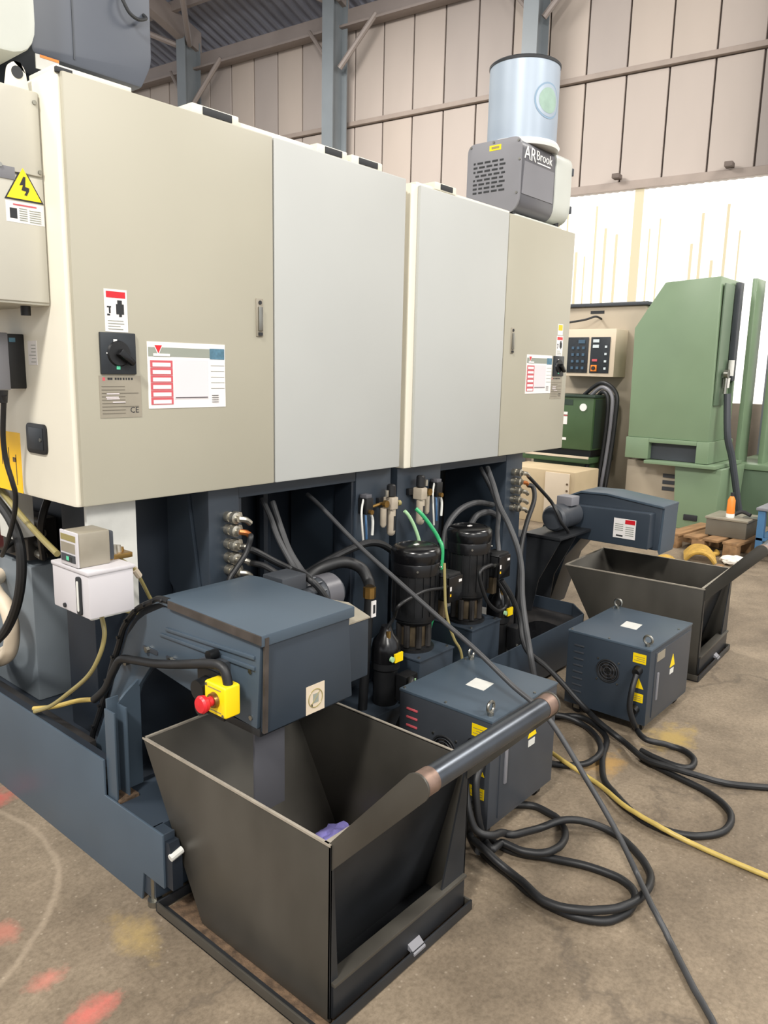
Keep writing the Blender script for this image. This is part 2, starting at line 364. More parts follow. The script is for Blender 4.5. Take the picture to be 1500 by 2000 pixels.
PTS = {
  'A': [(2.204,2.3,1.077),(2.2038,2.2894,1.0721),(2.2034,2.2749,1.0655),(2.2029,2.2535,1.0549),(2.202,2.222,1.038),(2.2016,2.2084,1.0303),(2.2011,2.1929,1.0214),(2.2006,2.1757,1.0115),(2.2,2.1573,1.0007),(2.1994,2.1378,0.9893),(2.1987,2.1177,0.9774),(2.1981,2.0971,0.9654),(2.1974,2.0765,0.9534),(2.1968,2.056,0.9417),(2.1962,2.0361,0.9304),(2.1956,2.017,0.9198),(2.195,1.999,0.91),(2.1944,1.9785,0.8992),(2.1937,1.9587,0.8891),(2.1931,1.9392,0.8794),(2.1925,1.9202,0.8701),(2.1919,1.9013,0.8611),(2.1913,1.8826,0.8523),(2.1907,1.8638,0.8434),(2.1901,1.8448,0.8345),(2.1896,1.8256,0.8254),(2.189,1.806,0.816),(2.1885,1.7878,0.8072),(2.188,1.7694,0.7983),(2.1876,1.7507,0.7893),(2.1872,1.732,0.7802),(2.1867,1.7131,0.7712),(2.1863,1.6943,0.7621),(2.1858,1.6755,0.7531),(2.1854,1.6568,0.7441),(2.185,1.6383,0.7353),(2.1845,1.62,0.7265),(2.184,1.602,0.718),(2.1834,1.5824,0.7088),(2.1828,1.5628,0.6997),(2.1822,1.5434,0.6907),(2.1816,1.524,0.6818),(2.181,1.5049,0.6731),(2.1804,1.486,0.6644),(2.1798,1.4674,0.6557),(2.1792,1.4492,0.6471),(2.1786,1.4314,0.6386),(2.178,1.414,0.63),(2.1773,1.3931,0.6193),(2.1767,1.3729,0.6086),(2.176,1.3533,0.598),(2.1754,1.3342,0.5874),(2.1748,1.3155,0.577),(2.1742,1.297,0.5668),(2.1736,1.2785,0.5568),(2.173,1.26,0.547),(2.1725,1.2416,0.5382),(2.1719,1.2237,0.5308),(2.1714,1.206,0.5239),(2.1709,1.1884,0.517),(2.1705,1.1708,0.5094),(2.17,1.153,0.5005),(2.1695,1.1347,0.4896),(2.169,1.116,0.476),(2.1686,1.1018,0.4641),(2.1683,1.0872,0.4505),(2.1679,1.0721,0.4357),(2.1675,1.0568,0.4198),(2.1672,1.0414,0.4031),(2.1668,1.0261,0.3861),(2.1665,1.0109,0.3689),(2.1661,0.9961,0.3519),(2.1657,0.9818,0.3354),(2.1654,0.968,0.3196),(2.165,0.955,0.305),(2.1645,0.9383,0.2864),(2.164,0.9226,0.2688),(2.1635,0.9078,0.252),(2.1629,0.8936,0.2356),(2.1624,0.8798,0.2193),(2.1619,0.8662,0.2028),(2.1615,0.8527,0.1858),(2.161,0.839,0.168),(2.1612,0.8267,0.1506),(2.1624,0.8146,0.1316),(2.164,0.8026,0.1116),(2.1656,0.7908,0.0914),(2.1668,0.779,0.0717),(2.153,0.762,0.063),(2.129,0.743,0.063),(2.107,0.725,0.064),(2.088,0.709,0.063),(2.069,0.693,0.062),(2.055,0.679,0.06),(2.045,0.667,0.057),(2.038,0.658,0.053),(2.032,0.648,0.046),(2.029,0.639,0.038),(2.024,0.628,0.029),(2.019,0.619,0.021),(2.012,0.608,0.014),(2,0.595,0.011),(1.984,0.581,0.01),(1.967,0.567,0.01),(1.95,0.552,0.01),(1.934,0.538,0.01),(1.919,0.525,0.01),(1.905,0.513,0.01),(1.886,0.496,0.01),(1.869,0.479,0.01),(1.854,0.464,0.01),(1.839,0.45,0.01),(1.825,0.436,0.01),(1.81,0.424,0.01),(1.792,0.409,0.01),(1.773,0.394,0.01),(1.755,0.381,0.01),(1.74,0.37,0.01),(1.729,0.363,0.01)],
  'B1': [(1.959,2.3,1.084),(1.94,2.23,1.024),(1.922,2.16,0.947),(1.929,2.09,0.858),(1.921,2.02,0.807),(1.935,2,0.62),(1.94,2,0.262)],
  'B2': [(1.986,2.27,1.074),(1.968,2.202,0.984),(1.952,2.135,0.906),(1.955,2.068,0.837),(1.944,2,0.803),(1.985,1.985,0.62),(1.99,1.985,0.262)],
  'C': [(1.8,2.14,0.27),(1.81,2.14,0.6),(1.86,2.14,0.75),(2.029,2.14,0.79),(2.161,2.135,0.828),(2.308,2.13,0.858),(2.415,2.125,0.864),(2.512,2.12,0.831),(2.59,2.115,0.755),(2.62,2.12,0.595)],
  'D': [(1.86,2.085,0.262),(1.862,2.085,0.6),(1.88,2.088,0.74),(2.01,2.088,0.8),(2.08,2.054,0.837),(2.146,2.021,0.845),(2.2,1.987,0.817),(2.209,1.954,0.769),(2.178,1.92,0.75)],
  'E1': [(1.738,2.117,0.95),(1.758,2.1,0.941),(1.829,2.07,0.893),(1.89,2.04,0.855),(1.797,1.88,0.881),(1.811,1.833,0.849),(1.846,1.814,0.789),(1.93,1.835,0.7)],
  'E2': [(1.738,2.117,0.9),(1.759,2.06,0.895),(1.779,2,0.87),(1.765,1.955,0.875),(1.755,1.945,0.868)],
  'F': [(1.745,2.114,0.998),(1.717,2.078,1.005),(1.707,2.078,0.975),(1.688,2.078,0.941),(1.647,2.078,0.899),(1.617,2.078,0.862),(1.6,2.08,0.78)],
  'G1': [(3.503,2.3,1.081),(3.486,2.2,0.954),(3.385,2.1,0.887),(3.225,2,0.816),(3.12,1.93,0.79),(3.085,1.9,0.75)],
  'G2': [(3.416,2.2,1.098),(3.4088,2.1898,1.0879),(3.3986,2.1754,1.0739),(3.3868,2.1586,1.0573),(3.3748,2.1412,1.0392),(3.364,2.125,1.021),(3.356,2.1125,1.0051),(3.348,2.1,0.9878),(3.3403,2.0875,0.9698),(3.3329,2.075,0.9518),(3.3257,2.0625,0.9346),(3.319,2.05,0.919),(3.3116,2.035,0.9029),(3.3049,2.02,0.8888),(3.2986,2.005,0.8755),(3.2924,1.99,0.8616),(3.286,1.975,0.846),(3.281,1.9625,0.8312),(3.2766,1.95,0.8153),(3.2722,1.9375,0.7988),(3.2672,1.925,0.782),(3.261,1.9125,0.7656),(3.253,1.9,0.75),(3.2432,1.8875,0.7354),(3.232,1.875,0.7216),(3.2197,1.8625,0.7081),(3.2063,1.85,0.6945),(3.192,1.8375,0.6803),(3.177,1.825,0.665),(3.1648,1.8156,0.6529),(3.1515,1.8062,0.6405),(3.1374,1.7969,0.6278),(3.1229,1.7875,0.6148),(3.1085,1.7781,0.6014),(3.0944,1.7688,0.5877),(3.0811,1.7594,0.5735),(3.069,1.75,0.559),(3.0581,1.7406,0.5436),(3.0481,1.7312,0.527),(3.0388,1.7219,0.5099),(3.0299,1.7125,0.4924),(3.0213,1.7031,0.4752),(3.0125,1.6938,0.4586),(3.0035,1.6844,0.4431),(2.994,1.675,0.429),(2.9792,1.662,0.4143),(2.9624,1.6483,0.4034),(2.9454,1.6347,0.394),(2.9299,1.6217,0.3833),(2.9179,1.6099,0.3689),(2.911,1.6,0.348),(2.9102,1.5957,0.3329),(2.9116,1.5921,0.3153),(2.9147,1.5891,0.2957),(2.9191,1.5866,0.2745),(2.9244,1.5844,0.2524),(2.9301,1.5825,0.2299),(2.9358,1.5805,0.2075),(2.941,1.5784,0.1858),(2.9455,1.5761,0.1653),(2.9486,1.5733,0.1465),(2.95,1.57,0.13),(2.9486,1.5622,0.1034),(2.944,1.553,0.0795),(2.951,1.55,0.051),(2.911,1.524,0.051),(2.878,1.501,0.051),(2.853,1.485,0.051)],
  'G3': [(3.7,2.116,0.986),(3.716,2.09,0.975),(3.665,2.05,0.915),(3.564,2.027,0.818),(3.483,2.005,0.723),(3.433,1.982,0.643),(3.396,1.96,0.581),(3.37,1.95,0.42),(3.37,1.95,0.205)],
  'G4': [(3.7,2.116,1.036),(3.804,2.1,0.96),(3.915,2.08,0.872),(3.925,2.043,0.811),(3.945,2.025,0.757),(4.015,2.018,0.7),(4.03,2.02,0.681)],
  'G5': [(3.043,1.85,0.627),(3.0496,1.8455,0.6155),(3.059,1.8392,0.5995),(3.0698,1.8319,0.5806),(3.0803,1.8242,0.5602),(3.089,1.817,0.54),(3.0963,1.8102,0.5191),(3.1032,1.8034,0.4966),(3.1092,1.7966,0.4736),(3.1133,1.7898,0.4513),(3.115,1.783,0.431),(3.112,1.7748,0.4085),(3.1047,1.7669,0.388),(3.0966,1.7587,0.369),(3.091,1.75,0.351),(3.0886,1.739,0.3288),(3.0887,1.7273,0.3087),(3.09,1.71,0.29),(3.0913,1.6952,0.2798),(3.0932,1.6775,0.2706),(3.0955,1.6582,0.2617),(3.0978,1.6386,0.2524),(3.1,1.62,0.242),(3.102,1.6022,0.2302),(3.104,1.5845,0.2176),(3.106,1.5669,0.2044),(3.108,1.5497,0.1911),(3.11,1.533,0.178),(3.1114,1.5172,0.1655),(3.1122,1.5022,0.1534),(3.1133,1.4873,0.1411),(3.1156,1.4721,0.1278),(3.12,1.456,0.113),(3.1274,1.4425,0.098),(3.1385,1.4294,0.0806),(3.161,1.42,0.057),(3.138,1.391,0.056),(3.117,1.363,0.055),(3.101,1.337,0.053),(3.092,1.32,0.051),(3.086,1.304,0.048),(3.081,1.288,0.045),(3.074,1.272,0.042),(3.068,1.256,0.04),(3.064,1.241,0.036),(3.063,1.227,0.031),(3.059,1.213,0.028),(3.05,1.196,0.027),(3.031,1.175,0.03),(3.011,1.153,0.033),(2.995,1.134,0.035),(2.98,1.116,0.036),(2.971,1.1,0.035),(2.962,1.084,0.035),(2.954,1.067,0.036),(2.945,1.044,0.038),(2.942,1.023,0.04),(2.941,1.002,0.041),(2.942,0.982,0.042),(2.943,0.962,0.043),(2.944,0.941,0.043),(2.945,0.921,0.044),(2.949,0.901,0.042),(2.954,0.882,0.041),(2.962,0.862,0.038),(2.971,0.843,0.034),(2.981,0.823,0.03),(2.994,0.804,0.024),(3.01,0.783,0.019),(3.025,0.761,0.015),(3.035,0.744,0.014),(3.045,0.725,0.014),(3.057,0.706,0.014),(3.069,0.686,0.014),(3.082,0.667,0.014),(3.094,0.649,0.014),(3.106,0.632,0.014),(3.123,0.61,0.014),(3.14,0.588,0.014),(3.157,0.568,0.014),(3.171,0.551,0.014),(3.181,0.539,0.014)],
  'H1': [(2.92,2.105,0.753),(2.98,2.135,0.849),(3.093,2.145,0.917),(3.295,2.18,0.927),(3.531,2.23,0.881)],
  'H2': [(3.151,2.135,0.771),(3.207,2.156,0.808),(3.297,2.178,0.856),(3.442,2.199,0.857),(3.555,2.22,0.82)],
  'I': [(2.998,1.873,0.7),(2.95,1.86,0.715),(2.852,1.85,0.705),(2.871,1.852,0.637),(2.939,1.854,0.54),(3.036,1.856,0.476),(3.103,1.858,0.485),(3.094,1.86,0.547),(3.075,1.885,0.6),(3.062,1.895,0.645)],
  'J': [(2.545,1.833,0.695),(2.43,1.826,0.711),(2.355,1.825,0.708),(2.247,1.824,0.689),(2.262,1.86,0.63),(2.249,1.885,0.578)],
  'K1': [(2.606,2.1,0.982),(2.627,2.09,0.957),(2.658,2.08,0.903),(2.682,2.07,0.835),(2.691,2.06,0.759),(2.705,2.06,0.5),(2.705,2.06,0.205)],
  'K2': [(2.687,2.1,0.983),(2.705,2.075,0.954),(2.739,2.05,0.901),(2.768,2.025,0.841),(2.765,2,0.781),(2.755,2.01,0.55),(2.75,2.05,0.4),(2.75,2.06,0.205)],
  'N': [(2.498,1.795,0.819),(2.493,1.784,0.713),(2.49,1.773,0.628),(2.505,1.762,0.554),(2.53,1.751,0.49),(2.572,1.74,0.409),(2.585,1.735,0.2),(2.585,1.735,0.006)],
  'l1': [(1.02,2.366,1.498),(1.031,2.418,1.374),(1.043,2.436,1.293),(1.054,2.429,1.228),(1.066,2.44,1.18),(1.077,2.488,1.102),(1.089,2.578,1.001),(1.12,2.7,0.93),(1.2,2.85,0.92),(1.305,2.95,0.93)],
  'l2': [(1.13,2.82,1.176),(1.12,2.764,1.149),(1.12,2.623,1.078),(1.12,2.558,0.999),(1.12,2.558,0.893),(1.12,2.61,0.773),(1.12,2.712,0.656),(1.12,2.866,0.542),(1.165,2.97,0.43),(1.195,3.08,0.352)],
  'l3': [(1.15,2.775,1.166),(1.133,2.566,1.093),(1.117,2.393,1.044),(1.1,2.255,1.017)],
  'm1': [(1.16,2.116,0.832),(1.155,2.096,0.781),(1.149,2.12,0.71),(1.144,2.189,0.624),(1.139,2.32,0.526),(1.133,2.43,0.451),(1.128,2.545,0.394)],
  'm2': [(1.135,2.568,0.396),(1.165,2.479,0.421),(1.185,2.353,0.475),(1.2,2.264,0.503)],
  'm3': [(1.199,2.1,1.022),(1.246,2.114,0.99),(1.284,2.128,0.958),(1.314,2.142,0.915),(1.349,2.156,0.853),(1.375,2.17,0.804),(1.4,2.3,0.745),(1.42,2.43,0.72)],
  'cond': [(1.2,2.264,0.503),(1.201,2.192,0.562),(1.201,2.134,0.64),(1.202,2.089,0.69),(1.203,2.005,0.709),(1.203,1.909,0.726),(1.204,1.792,0.755),(1.172,1.672,0.799),(1.17,1.601,0.82),(1.168,1.547,0.831),(1.17,1.525,0.819),(1.17,1.513,0.783)],
  'P1': [(2.045,1.33,0.345),(2.0256,1.3289,0.3337),(2,1.322,0.31),(1.9914,1.3163,0.2969),(1.982,1.309,0.2809),(1.9725,1.3005,0.2631),(1.9635,1.2916,0.2446),(1.9558,1.2829,0.2266),(1.95,1.275,0.21),(1.9445,1.2645,0.1863),(1.9419,1.2544,0.1628),(1.942,1.2447,0.1417),(1.945,1.235,0.125),(1.9541,1.2208,0.1121),(1.9681,1.2068,0.1059),(1.985,1.197,0.1),(2.0041,1.1942,0.0934),(2.0259,1.1956,0.0871),(2.05,1.197,0.078),(2.073,1.2,0.065),(2.077,1.191,0.063),(2.083,1.183,0.062),(2.096,1.175,0.058),(2.119,1.168,0.054),(2.15,1.162,0.048),(2.185,1.156,0.04),(2.217,1.148,0.035),(2.236,1.14,0.036),(2.253,1.13,0.04),(2.271,1.121,0.043),(2.289,1.111,0.045),(2.305,1.101,0.046),(2.324,1.087,0.045),(2.34,1.072,0.043),(2.355,1.055,0.04),(2.369,1.037,0.035),(2.379,1.021,0.031),(2.39,1.003,0.025),(2.399,0.984,0.019),(2.403,0.964,0.015),(2.4,0.944,0.014),(2.394,0.923,0.014),(2.384,0.903,0.014),(2.372,0.883,0.014),(2.36,0.864,0.014),(2.347,0.847,0.014),(2.332,0.827,0.014),(2.315,0.808,0.014),(2.297,0.792,0.014),(2.278,0.777,0.015),(2.249,0.761,0.02),(2.218,0.75,0.026),(2.186,0.741,0.031),(2.16,0.737,0.035),(2.132,0.736,0.038),(2.106,0.736,0.04),(2.081,0.738,0.042),(2.059,0.743,0.043),(2.039,0.75,0.044),(2.019,0.758,0.045),(2.002,0.768,0.044),(1.982,0.783,0.044),(1.963,0.801,0.044),(1.945,0.818,0.044),(1.929,0.837,0.044),(1.916,0.857,0.044),(1.906,0.878,0.042),(1.899,0.901,0.04),(1.895,0.926,0.039),(1.894,0.952,0.038),(1.898,0.973,0.039),(1.905,0.994,0.04),(1.914,1.017,0.041),(1.921,1.039,0.043),(1.925,1.06,0.044),(1.929,1.081,0.046),(1.931,1.101,0.049),(1.931,1.121,0.055),(1.931,1.138,0.06),(1.933,1.156,0.065),(1.936,1.174,0.07),(1.94,1.192,0.072),(1.945,1.208,0.073),(1.952,1.233,0.074),(1.956,1.247,0.074)],
  'P2': [(2.052,1.285,0.3),(2.0372,1.2829,0.2922),(2.0167,1.2797,0.28),(2,1.275,0.26),(1.9938,1.2712,0.2422),(1.989,1.2666,0.2201),(1.9857,1.2616,0.1959),(1.9837,1.2566,0.1718),(1.983,1.252,0.15),(1.9843,1.2466,0.1251),(1.9879,1.2414,0.1011),(1.9933,1.2364,0.079),(2.009,1.237,0.053),(1.994,1.216,0.053),(1.988,1.2,0.052),(1.991,1.19,0.051),(2.018,1.193,0.047),(2.048,1.194,0.043),(2.055,1.175,0.041),(2.058,1.148,0.039),(2.062,1.123,0.038),(2.072,1.102,0.038),(2.082,1.082,0.039),(2.095,1.065,0.041),(2.113,1.052,0.042),(2.137,1.044,0.042),(2.163,1.041,0.04),(2.185,1.043,0.038),(2.209,1.048,0.036),(2.235,1.056,0.031),(2.26,1.068,0.027),(2.287,1.083,0.021),(2.312,1.102,0.016),(2.33,1.119,0.014),(2.343,1.135,0.014),(2.353,1.154,0.014),(2.357,1.174,0.014),(2.36,1.194,0.014),(2.363,1.214,0.014),(2.364,1.234,0.014),(2.36,1.254,0.014),(2.348,1.274,0.014),(2.331,1.294,0.014),(2.319,1.308,0.014)],
  'P3': [(2.079,1.286,0.014),(2.077,1.271,0.014),(2.073,1.249,0.014),(2.069,1.225,0.014),(2.068,1.204,0.014),(2.07,1.179,0.014),(2.074,1.155,0.014),(2.081,1.133,0.014),(2.091,1.112,0.014),(2.103,1.092,0.014),(2.114,1.074,0.014),(2.125,1.05,0.014),(2.135,1.025,0.014),(2.145,1.002,0.014),(2.156,0.976,0.014),(2.165,0.951,0.014),(2.172,0.924,0.014),(2.177,0.897,0.014),(2.18,0.873,0.014),(2.182,0.843,0.014),(2.177,0.817,0.014),(2.165,0.79,0.014),(2.143,0.768,0.014),(2.122,0.758,0.014),(2.096,0.753,0.014),(2.071,0.751,0.014),(2.046,0.752,0.014),(2.022,0.758,0.014),(2,0.765,0.014),(1.976,0.777,0.014),(1.957,0.796,0.014),(1.945,0.814,0.014),(1.934,0.836,0.014),(1.925,0.859,0.014),(1.92,0.883,0.014),(1.917,0.909,0.014),(1.916,0.936,0.014),(1.917,0.956,0.014),(1.919,0.977,0.014),(1.923,0.998,0.014),(1.927,1.02,0.014),(1.933,1.041,0.014),(1.941,1.062,0.014),(1.949,1.083,0.014),(1.956,1.104,0.014),(1.962,1.124,0.014),(1.966,1.145,0.014),(1.971,1.165,0.014),(1.978,1.188,0.014),(1.986,1.208,0.014),(1.993,1.231,0.017),(1.993,1.248,0.025),(1.995,1.263,0.031),(1.996,1.273,0.033),(1.977,1.252,0.037),(1.959,1.227,0.042),(1.97,1.244,0.043),(1.99,1.274,0.044),(2.017,1.303,0.045),(2.0138,1.3022,0.0768),(2.0261,1.3058,0.1009),(2.035,1.308,0.118)],
  'Q1': [(3.17,1.217,0.296),(3.1585,1.2169,0.2804),(3.1426,1.2167,0.2577),(3.13,1.216,0.232),(3.1242,1.216,0.2117),(3.1201,1.2164,0.1898),(3.1184,1.2153,0.1661),(3.12,1.211,0.141),(3.1241,1.2063,0.1218),(3.1308,1.2006,0.0999),(3.1389,1.1937,0.0773),(3.166,1.193,0.047),(3.138,1.169,0.046),(3.118,1.149,0.046),(3.108,1.127,0.044),(3.113,1.108,0.041),(3.127,1.09,0.036),(3.145,1.074,0.03),(3.16,1.059,0.025),(3.173,1.041,0.018),(3.182,1.023,0.015),(3.184,1.004,0.014),(3.181,0.986,0.014),(3.169,0.963,0.014),(3.151,0.941,0.014),(3.13,0.926,0.014),(3.105,0.917,0.014),(3.077,0.913,0.014),(3.054,0.915,0.014),(3.035,0.93,0.014),(3.026,0.956,0.014),(3.025,0.975,0.014),(3.026,0.998,0.014),(3.028,1.022,0.014),(3.032,1.045,0.014),(3.036,1.067,0.014),(3.043,1.09,0.014),(3.049,1.11,0.014),(3.053,1.124,0.014)],
  'Q2': [(3.069,1.573,0.014),(3.081,1.564,0.014),(3.099,1.552,0.014),(3.119,1.537,0.014),(3.139,1.52,0.014),(3.156,1.503,0.014),(3.167,1.488,0.014),(3.172,1.469,0.014),(3.173,1.449,0.014),(3.168,1.428,0.014),(3.161,1.408,0.014),(3.151,1.387,0.014),(3.142,1.372,0.014),(3.132,1.357,0.014),(3.121,1.341,0.014),(3.108,1.326,0.014),(3.093,1.311,0.014),(3.076,1.297,0.014),(3.057,1.284,0.014),(3.04,1.274,0.014),(3.022,1.266,0.014),(3.001,1.258,0.014),(2.979,1.251,0.014),(2.957,1.244,0.014),(2.935,1.238,0.014),(2.913,1.231,0.014),(2.892,1.223,0.014),(2.873,1.216,0.014),(2.852,1.207,0.014),(2.831,1.197,0.014),(2.811,1.188,0.014),(2.791,1.178,0.014),(2.772,1.169,0.014),(2.754,1.159,0.014),(2.737,1.149,0.014),(2.722,1.139,0.014),(2.701,1.122,0.014),(2.684,1.105,0.014),(2.669,1.087,0.014),(2.656,1.069,0.014),(2.641,1.051,0.014),(2.628,1.034,0.014),(2.614,1.017,0.014),(2.601,0.998,0.014),(2.588,0.98,0.014),(2.577,0.963,0.014),(2.568,0.947,0.014),(2.557,0.924,0.014),(2.55,0.903,0.014),(2.545,0.882,0.014),(2.543,0.861,0.014),(2.543,0.838,0.014),(2.546,0.815,0.014),(2.551,0.792,0.014),(2.558,0.772,0.014),(2.568,0.753,0.014),(2.58,0.735,0.014),(2.595,0.719,0.014),(2.611,0.705,0.014),(2.628,0.692,0.014),(2.647,0.681,0.014),(2.667,0.672,0.014),(2.688,0.667,0.014),(2.711,0.665,0.014),(2.737,0.665,0.014),(2.761,0.668,0.014),(2.784,0.674,0.014),(2.804,0.681,0.014),(2.821,0.69,0.014),(2.837,0.702,0.014),(2.853,0.717,0.014),(2.866,0.731,0.014),(2.878,0.747,0.014),(2.889,0.765,0.014),(2.9,0.784,0.014),(2.909,0.803,0.014),(2.916,0.822,0.014),(2.922,0.843,0.014),(2.926,0.864,0.014),(2.931,0.885,0.014),(2.936,0.907,0.014),(2.941,0.929,0.014),(2.947,0.952,0.014),(2.953,0.975,0.014),(2.959,0.997,0.014),(2.965,1.018,0.014),(2.974,1.042,0.014),(2.983,1.066,0.014),(2.992,1.086,0.014),(2.998,1.101,0.014)],
  'Q3': [(3.059,1.559,0.04),(3.065,1.546,0.039),(3.075,1.526,0.038),(3.087,1.505,0.035),(3.097,1.485,0.03),(3.103,1.468,0.026),(3.107,1.45,0.021),(3.107,1.431,0.017),(3.101,1.409,0.015),(3.09,1.388,0.015),(3.073,1.366,0.017),(3.048,1.343,0.023),(3.021,1.32,0.028),(2.994,1.299,0.033),(2.97,1.281,0.037),(2.947,1.265,0.039),(2.925,1.251,0.041),(2.904,1.239,0.042),(2.883,1.23,0.043),(2.862,1.223,0.042),(2.842,1.22,0.041),(2.821,1.219,0.039),(2.802,1.222,0.037),(2.785,1.227,0.033),(2.772,1.234,0.028),(2.76,1.248,0.022),(2.749,1.266,0.017),(2.736,1.283,0.014),(2.721,1.298,0.014),(2.705,1.322,0.014),(2.693,1.346,0.014),(2.685,1.363,0.014)],
  'YH': [(2.757,1.413,0.029),(2.75,1.399,0.03),(2.739,1.38,0.032),(2.728,1.357,0.034),(2.716,1.333,0.035),(2.704,1.308,0.036),(2.697,1.285,0.035),(2.691,1.264,0.033),(2.689,1.246,0.03),(2.689,1.227,0.025),(2.691,1.21,0.019),(2.691,1.192,0.014),(2.687,1.173,0.012),(2.678,1.152,0.013),(2.665,1.129,0.015),(2.652,1.109,0.017),(2.637,1.088,0.02),(2.621,1.067,0.023),(2.606,1.047,0.025),(2.592,1.027,0.027),(2.579,1.007,0.028),(2.568,0.988,0.03),(2.557,0.965,0.031),(2.548,0.942,0.033),(2.539,0.919,0.034),(2.534,0.897,0.033),(2.529,0.875,0.033),(2.525,0.855,0.033),(2.521,0.832,0.031),(2.52,0.81,0.029),(2.521,0.79,0.025),(2.524,0.769,0.021),(2.528,0.747,0.016),(2.529,0.729,0.014),(2.529,0.71,0.013),(2.528,0.69,0.012),(2.528,0.67,0.011),(2.527,0.649,0.011),(2.527,0.629,0.01),(2.526,0.61,0.01),(2.525,0.587,0.01),(2.524,0.564,0.01),(2.524,0.541,0.01),(2.523,0.519,0.01),(2.523,0.499,0.01),(2.522,0.482,0.01),(2.52,0.454,0.01),(2.519,0.433,0.01),(2.517,0.419,0.01)],
}

# ================================================================== the hall
obj('floor', B(-14, 22, -14, 26, -.12, 0), 'concrete', kind='structure', smooth=False)
# the far wall runs at a slight skew to the machines: local frame (s along the wall, D away from the camera, z)
wd = Vector((-0.11036, 0.99389, 0)); wn = Vector((0.99389, 0.11036, 0))
wrot = math.atan2(wn.y, wn.x)          # local +X = wn, local +Y = wd
def wall_thing(name, label=None, cat=None, kind='structure'):
    return thing(name, label, cat, (0, 0, 0), wrot, kind=kind, local=True)
wall = wall_thing('wall_back')
obj('backing', B(11.06, 11.16, -8, 20, 0, 7.3), 'joint', wall, smooth=False)
J0 = 8.2; PW = .565
k0 = int((-2 - J0) / PW); k1 = int((16 - J0) / PW)
pan = None
for row, (z0, z1) in enumerate(((4.17, 5.52), (5.61, 7.28))):
    me = None
    for k in range(k0, k1):
        s = J0 + k * PW
        if me is None:
            o = obj('panel', B(11.0, 11.05, .012, PW - .012, z0, z1), 'cladding', wall, bev=.006, seg=1, smooth=False); me = o.data
        else:
            o = bpy.data.objects.new('panel', me); COL.objects.link(o); o.parent = wall
        o.location = (0, s, 0)
        o.material_slots[0].link = 'OBJECT'; o.material_slots[0].material = MATS[random.choice(('cladding', 'cladding', 'cladding_b', 'cladding_c'))]
for z0, z1 in ((4.05, 4.16), (5.53, 5.60)):
    obj('rail', B(10.93, 11.06, -8, 20, z0, z1), 'rail', wall, bev=.008, smooth=False)
# translucent corrugated sheets under the cladding, lit by the daylight outside
shm = None
for k in range(-4, 14):
    s0 = k * 1.0
    if shm is None:
        mb = MB(); n = 40; v = []; f = []
        for i in range(n + 1):
            y = i / n; d = 11.03 + .02 * math.cos(i / n * 2 * math.pi * 10)
            v += [(d, y, 1.25), (d, y, 4.06)]
        mb._add(v, [(2 * i, 2 * i + 1, 2 * i + 3, 2 * i + 2) for i in range(n)])
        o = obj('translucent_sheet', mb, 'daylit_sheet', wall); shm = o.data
    else:
        o = bpy.data.objects.new('translucent_sheet', shm); COL.objects.link(o); o.parent = wall
    o.location = (0, s0, 0)
mb = MB()
for k in range(-4, 14):
    for j in range(7):
        if random.random() < .8:
            y = k + (j + .5) / 7 + random.uniform(-.02, .02); mb.box(10.995, 11.012, y, y + random.choice((.018, .026, .034)), 1.25, random.uniform(3.0, 3.9))
obj('sheet_rib', mb, 'daylit_sheet_cream', wall, smooth=False, kind='stuff')  # corrugation lines put in as weaker cream strips, lower part only
obj('sheet_lap', B(10.985, 11.0, 3.32, 3.44, 1.25, 4.06), 'daylit_sheet_cream', wall, smooth=False)
obj('block_plinth', B(10.95, 11.1, -8, 20, 0, 1.25), 'blockwork', wall, smooth=False)
obj('lamp_bracket', B(10.8, 10.95, 2.20, 2.30, 4.17, 4.23), 'joint', wall, bev=.01)
obj('lamp_bracket', B(10.8, 10.95, 3.62, 3.72, 4.19, 4.25), 'joint', wall, bev=.01)

# steel frame
cols = (1.4, 4.85, 8.32, 11.72, 15.1)
for s in cols:
    c = wall_thing('trim_1')
    c['label'] = 'painted steel H-section column against the cladding wall'
    obj('flange', B(10.42, 10.44, s - .11, s + .11, 0, 7.4), 'column_steel', c, smooth=False)
    obj('flange', B(10.78, 10.80, s - .11, s + .11, 0, 7.4), 'column_steel', c, smooth=False)
    obj('web', B(10.44, 10.78, s - .012, s + .012, 0, 7.4), 'column_steel', c, smooth=False)
    obj('knee_brace', MB().tube([(10.58, s - .12, 6.3), (10.72, s - .72, 7.02)], .045, 8), 'paint_steel', c)
    obj('knee_brace', MB().tube([(10.58, s + .12, 6.45), (10.72, s + .62, 7.02)], .035, 8), 'paint_steel', c)
    # rafter: rises towards the ridge
    pr = [(10.85, 7.25), (10.85, 7.6), (-2, 7.6 + 12.85 * .30), (-2, 7.28 + 12.85 * .30)]
    mb = MB(); v = [(p[0], s - .09, p[1]) for p in pr] + [(p[0], s + .09, p[1]) for p in pr]
    mb._add(v, [(0, 1, 2, 3), (7, 6, 5, 4), (0, 4, 5, 1), (1, 5, 6, 2), (2, 6, 7, 3), (3, 7, 4, 0)])
    obj('rafter', mb, 'paint_steel', c, smooth=False)
    obj('roof_brace', MB().tube([(10.55, s + .1, 7.30), (8.6, s + 1.9, 8.05)], .05, 8), 'paint_steel', c)
    obj('roof_brace', MB().tube([(10.55, s - .1, 7.30), (8.6, s - 1.9, 8.05)], .05, 8), 'paint_steel', c)
bm_ = wall_thing('trim_2')
obj('eave_beam', B(10.80, 10.98, -8, 20, 6.98, 7.24), 'paint_steel', bm_, bev=.01, smooth=False)
obj('beam_lip', B(10.70, 10.80, -8, 20, 6.95, 6.985), 'paint_steel', bm_, smooth=False)
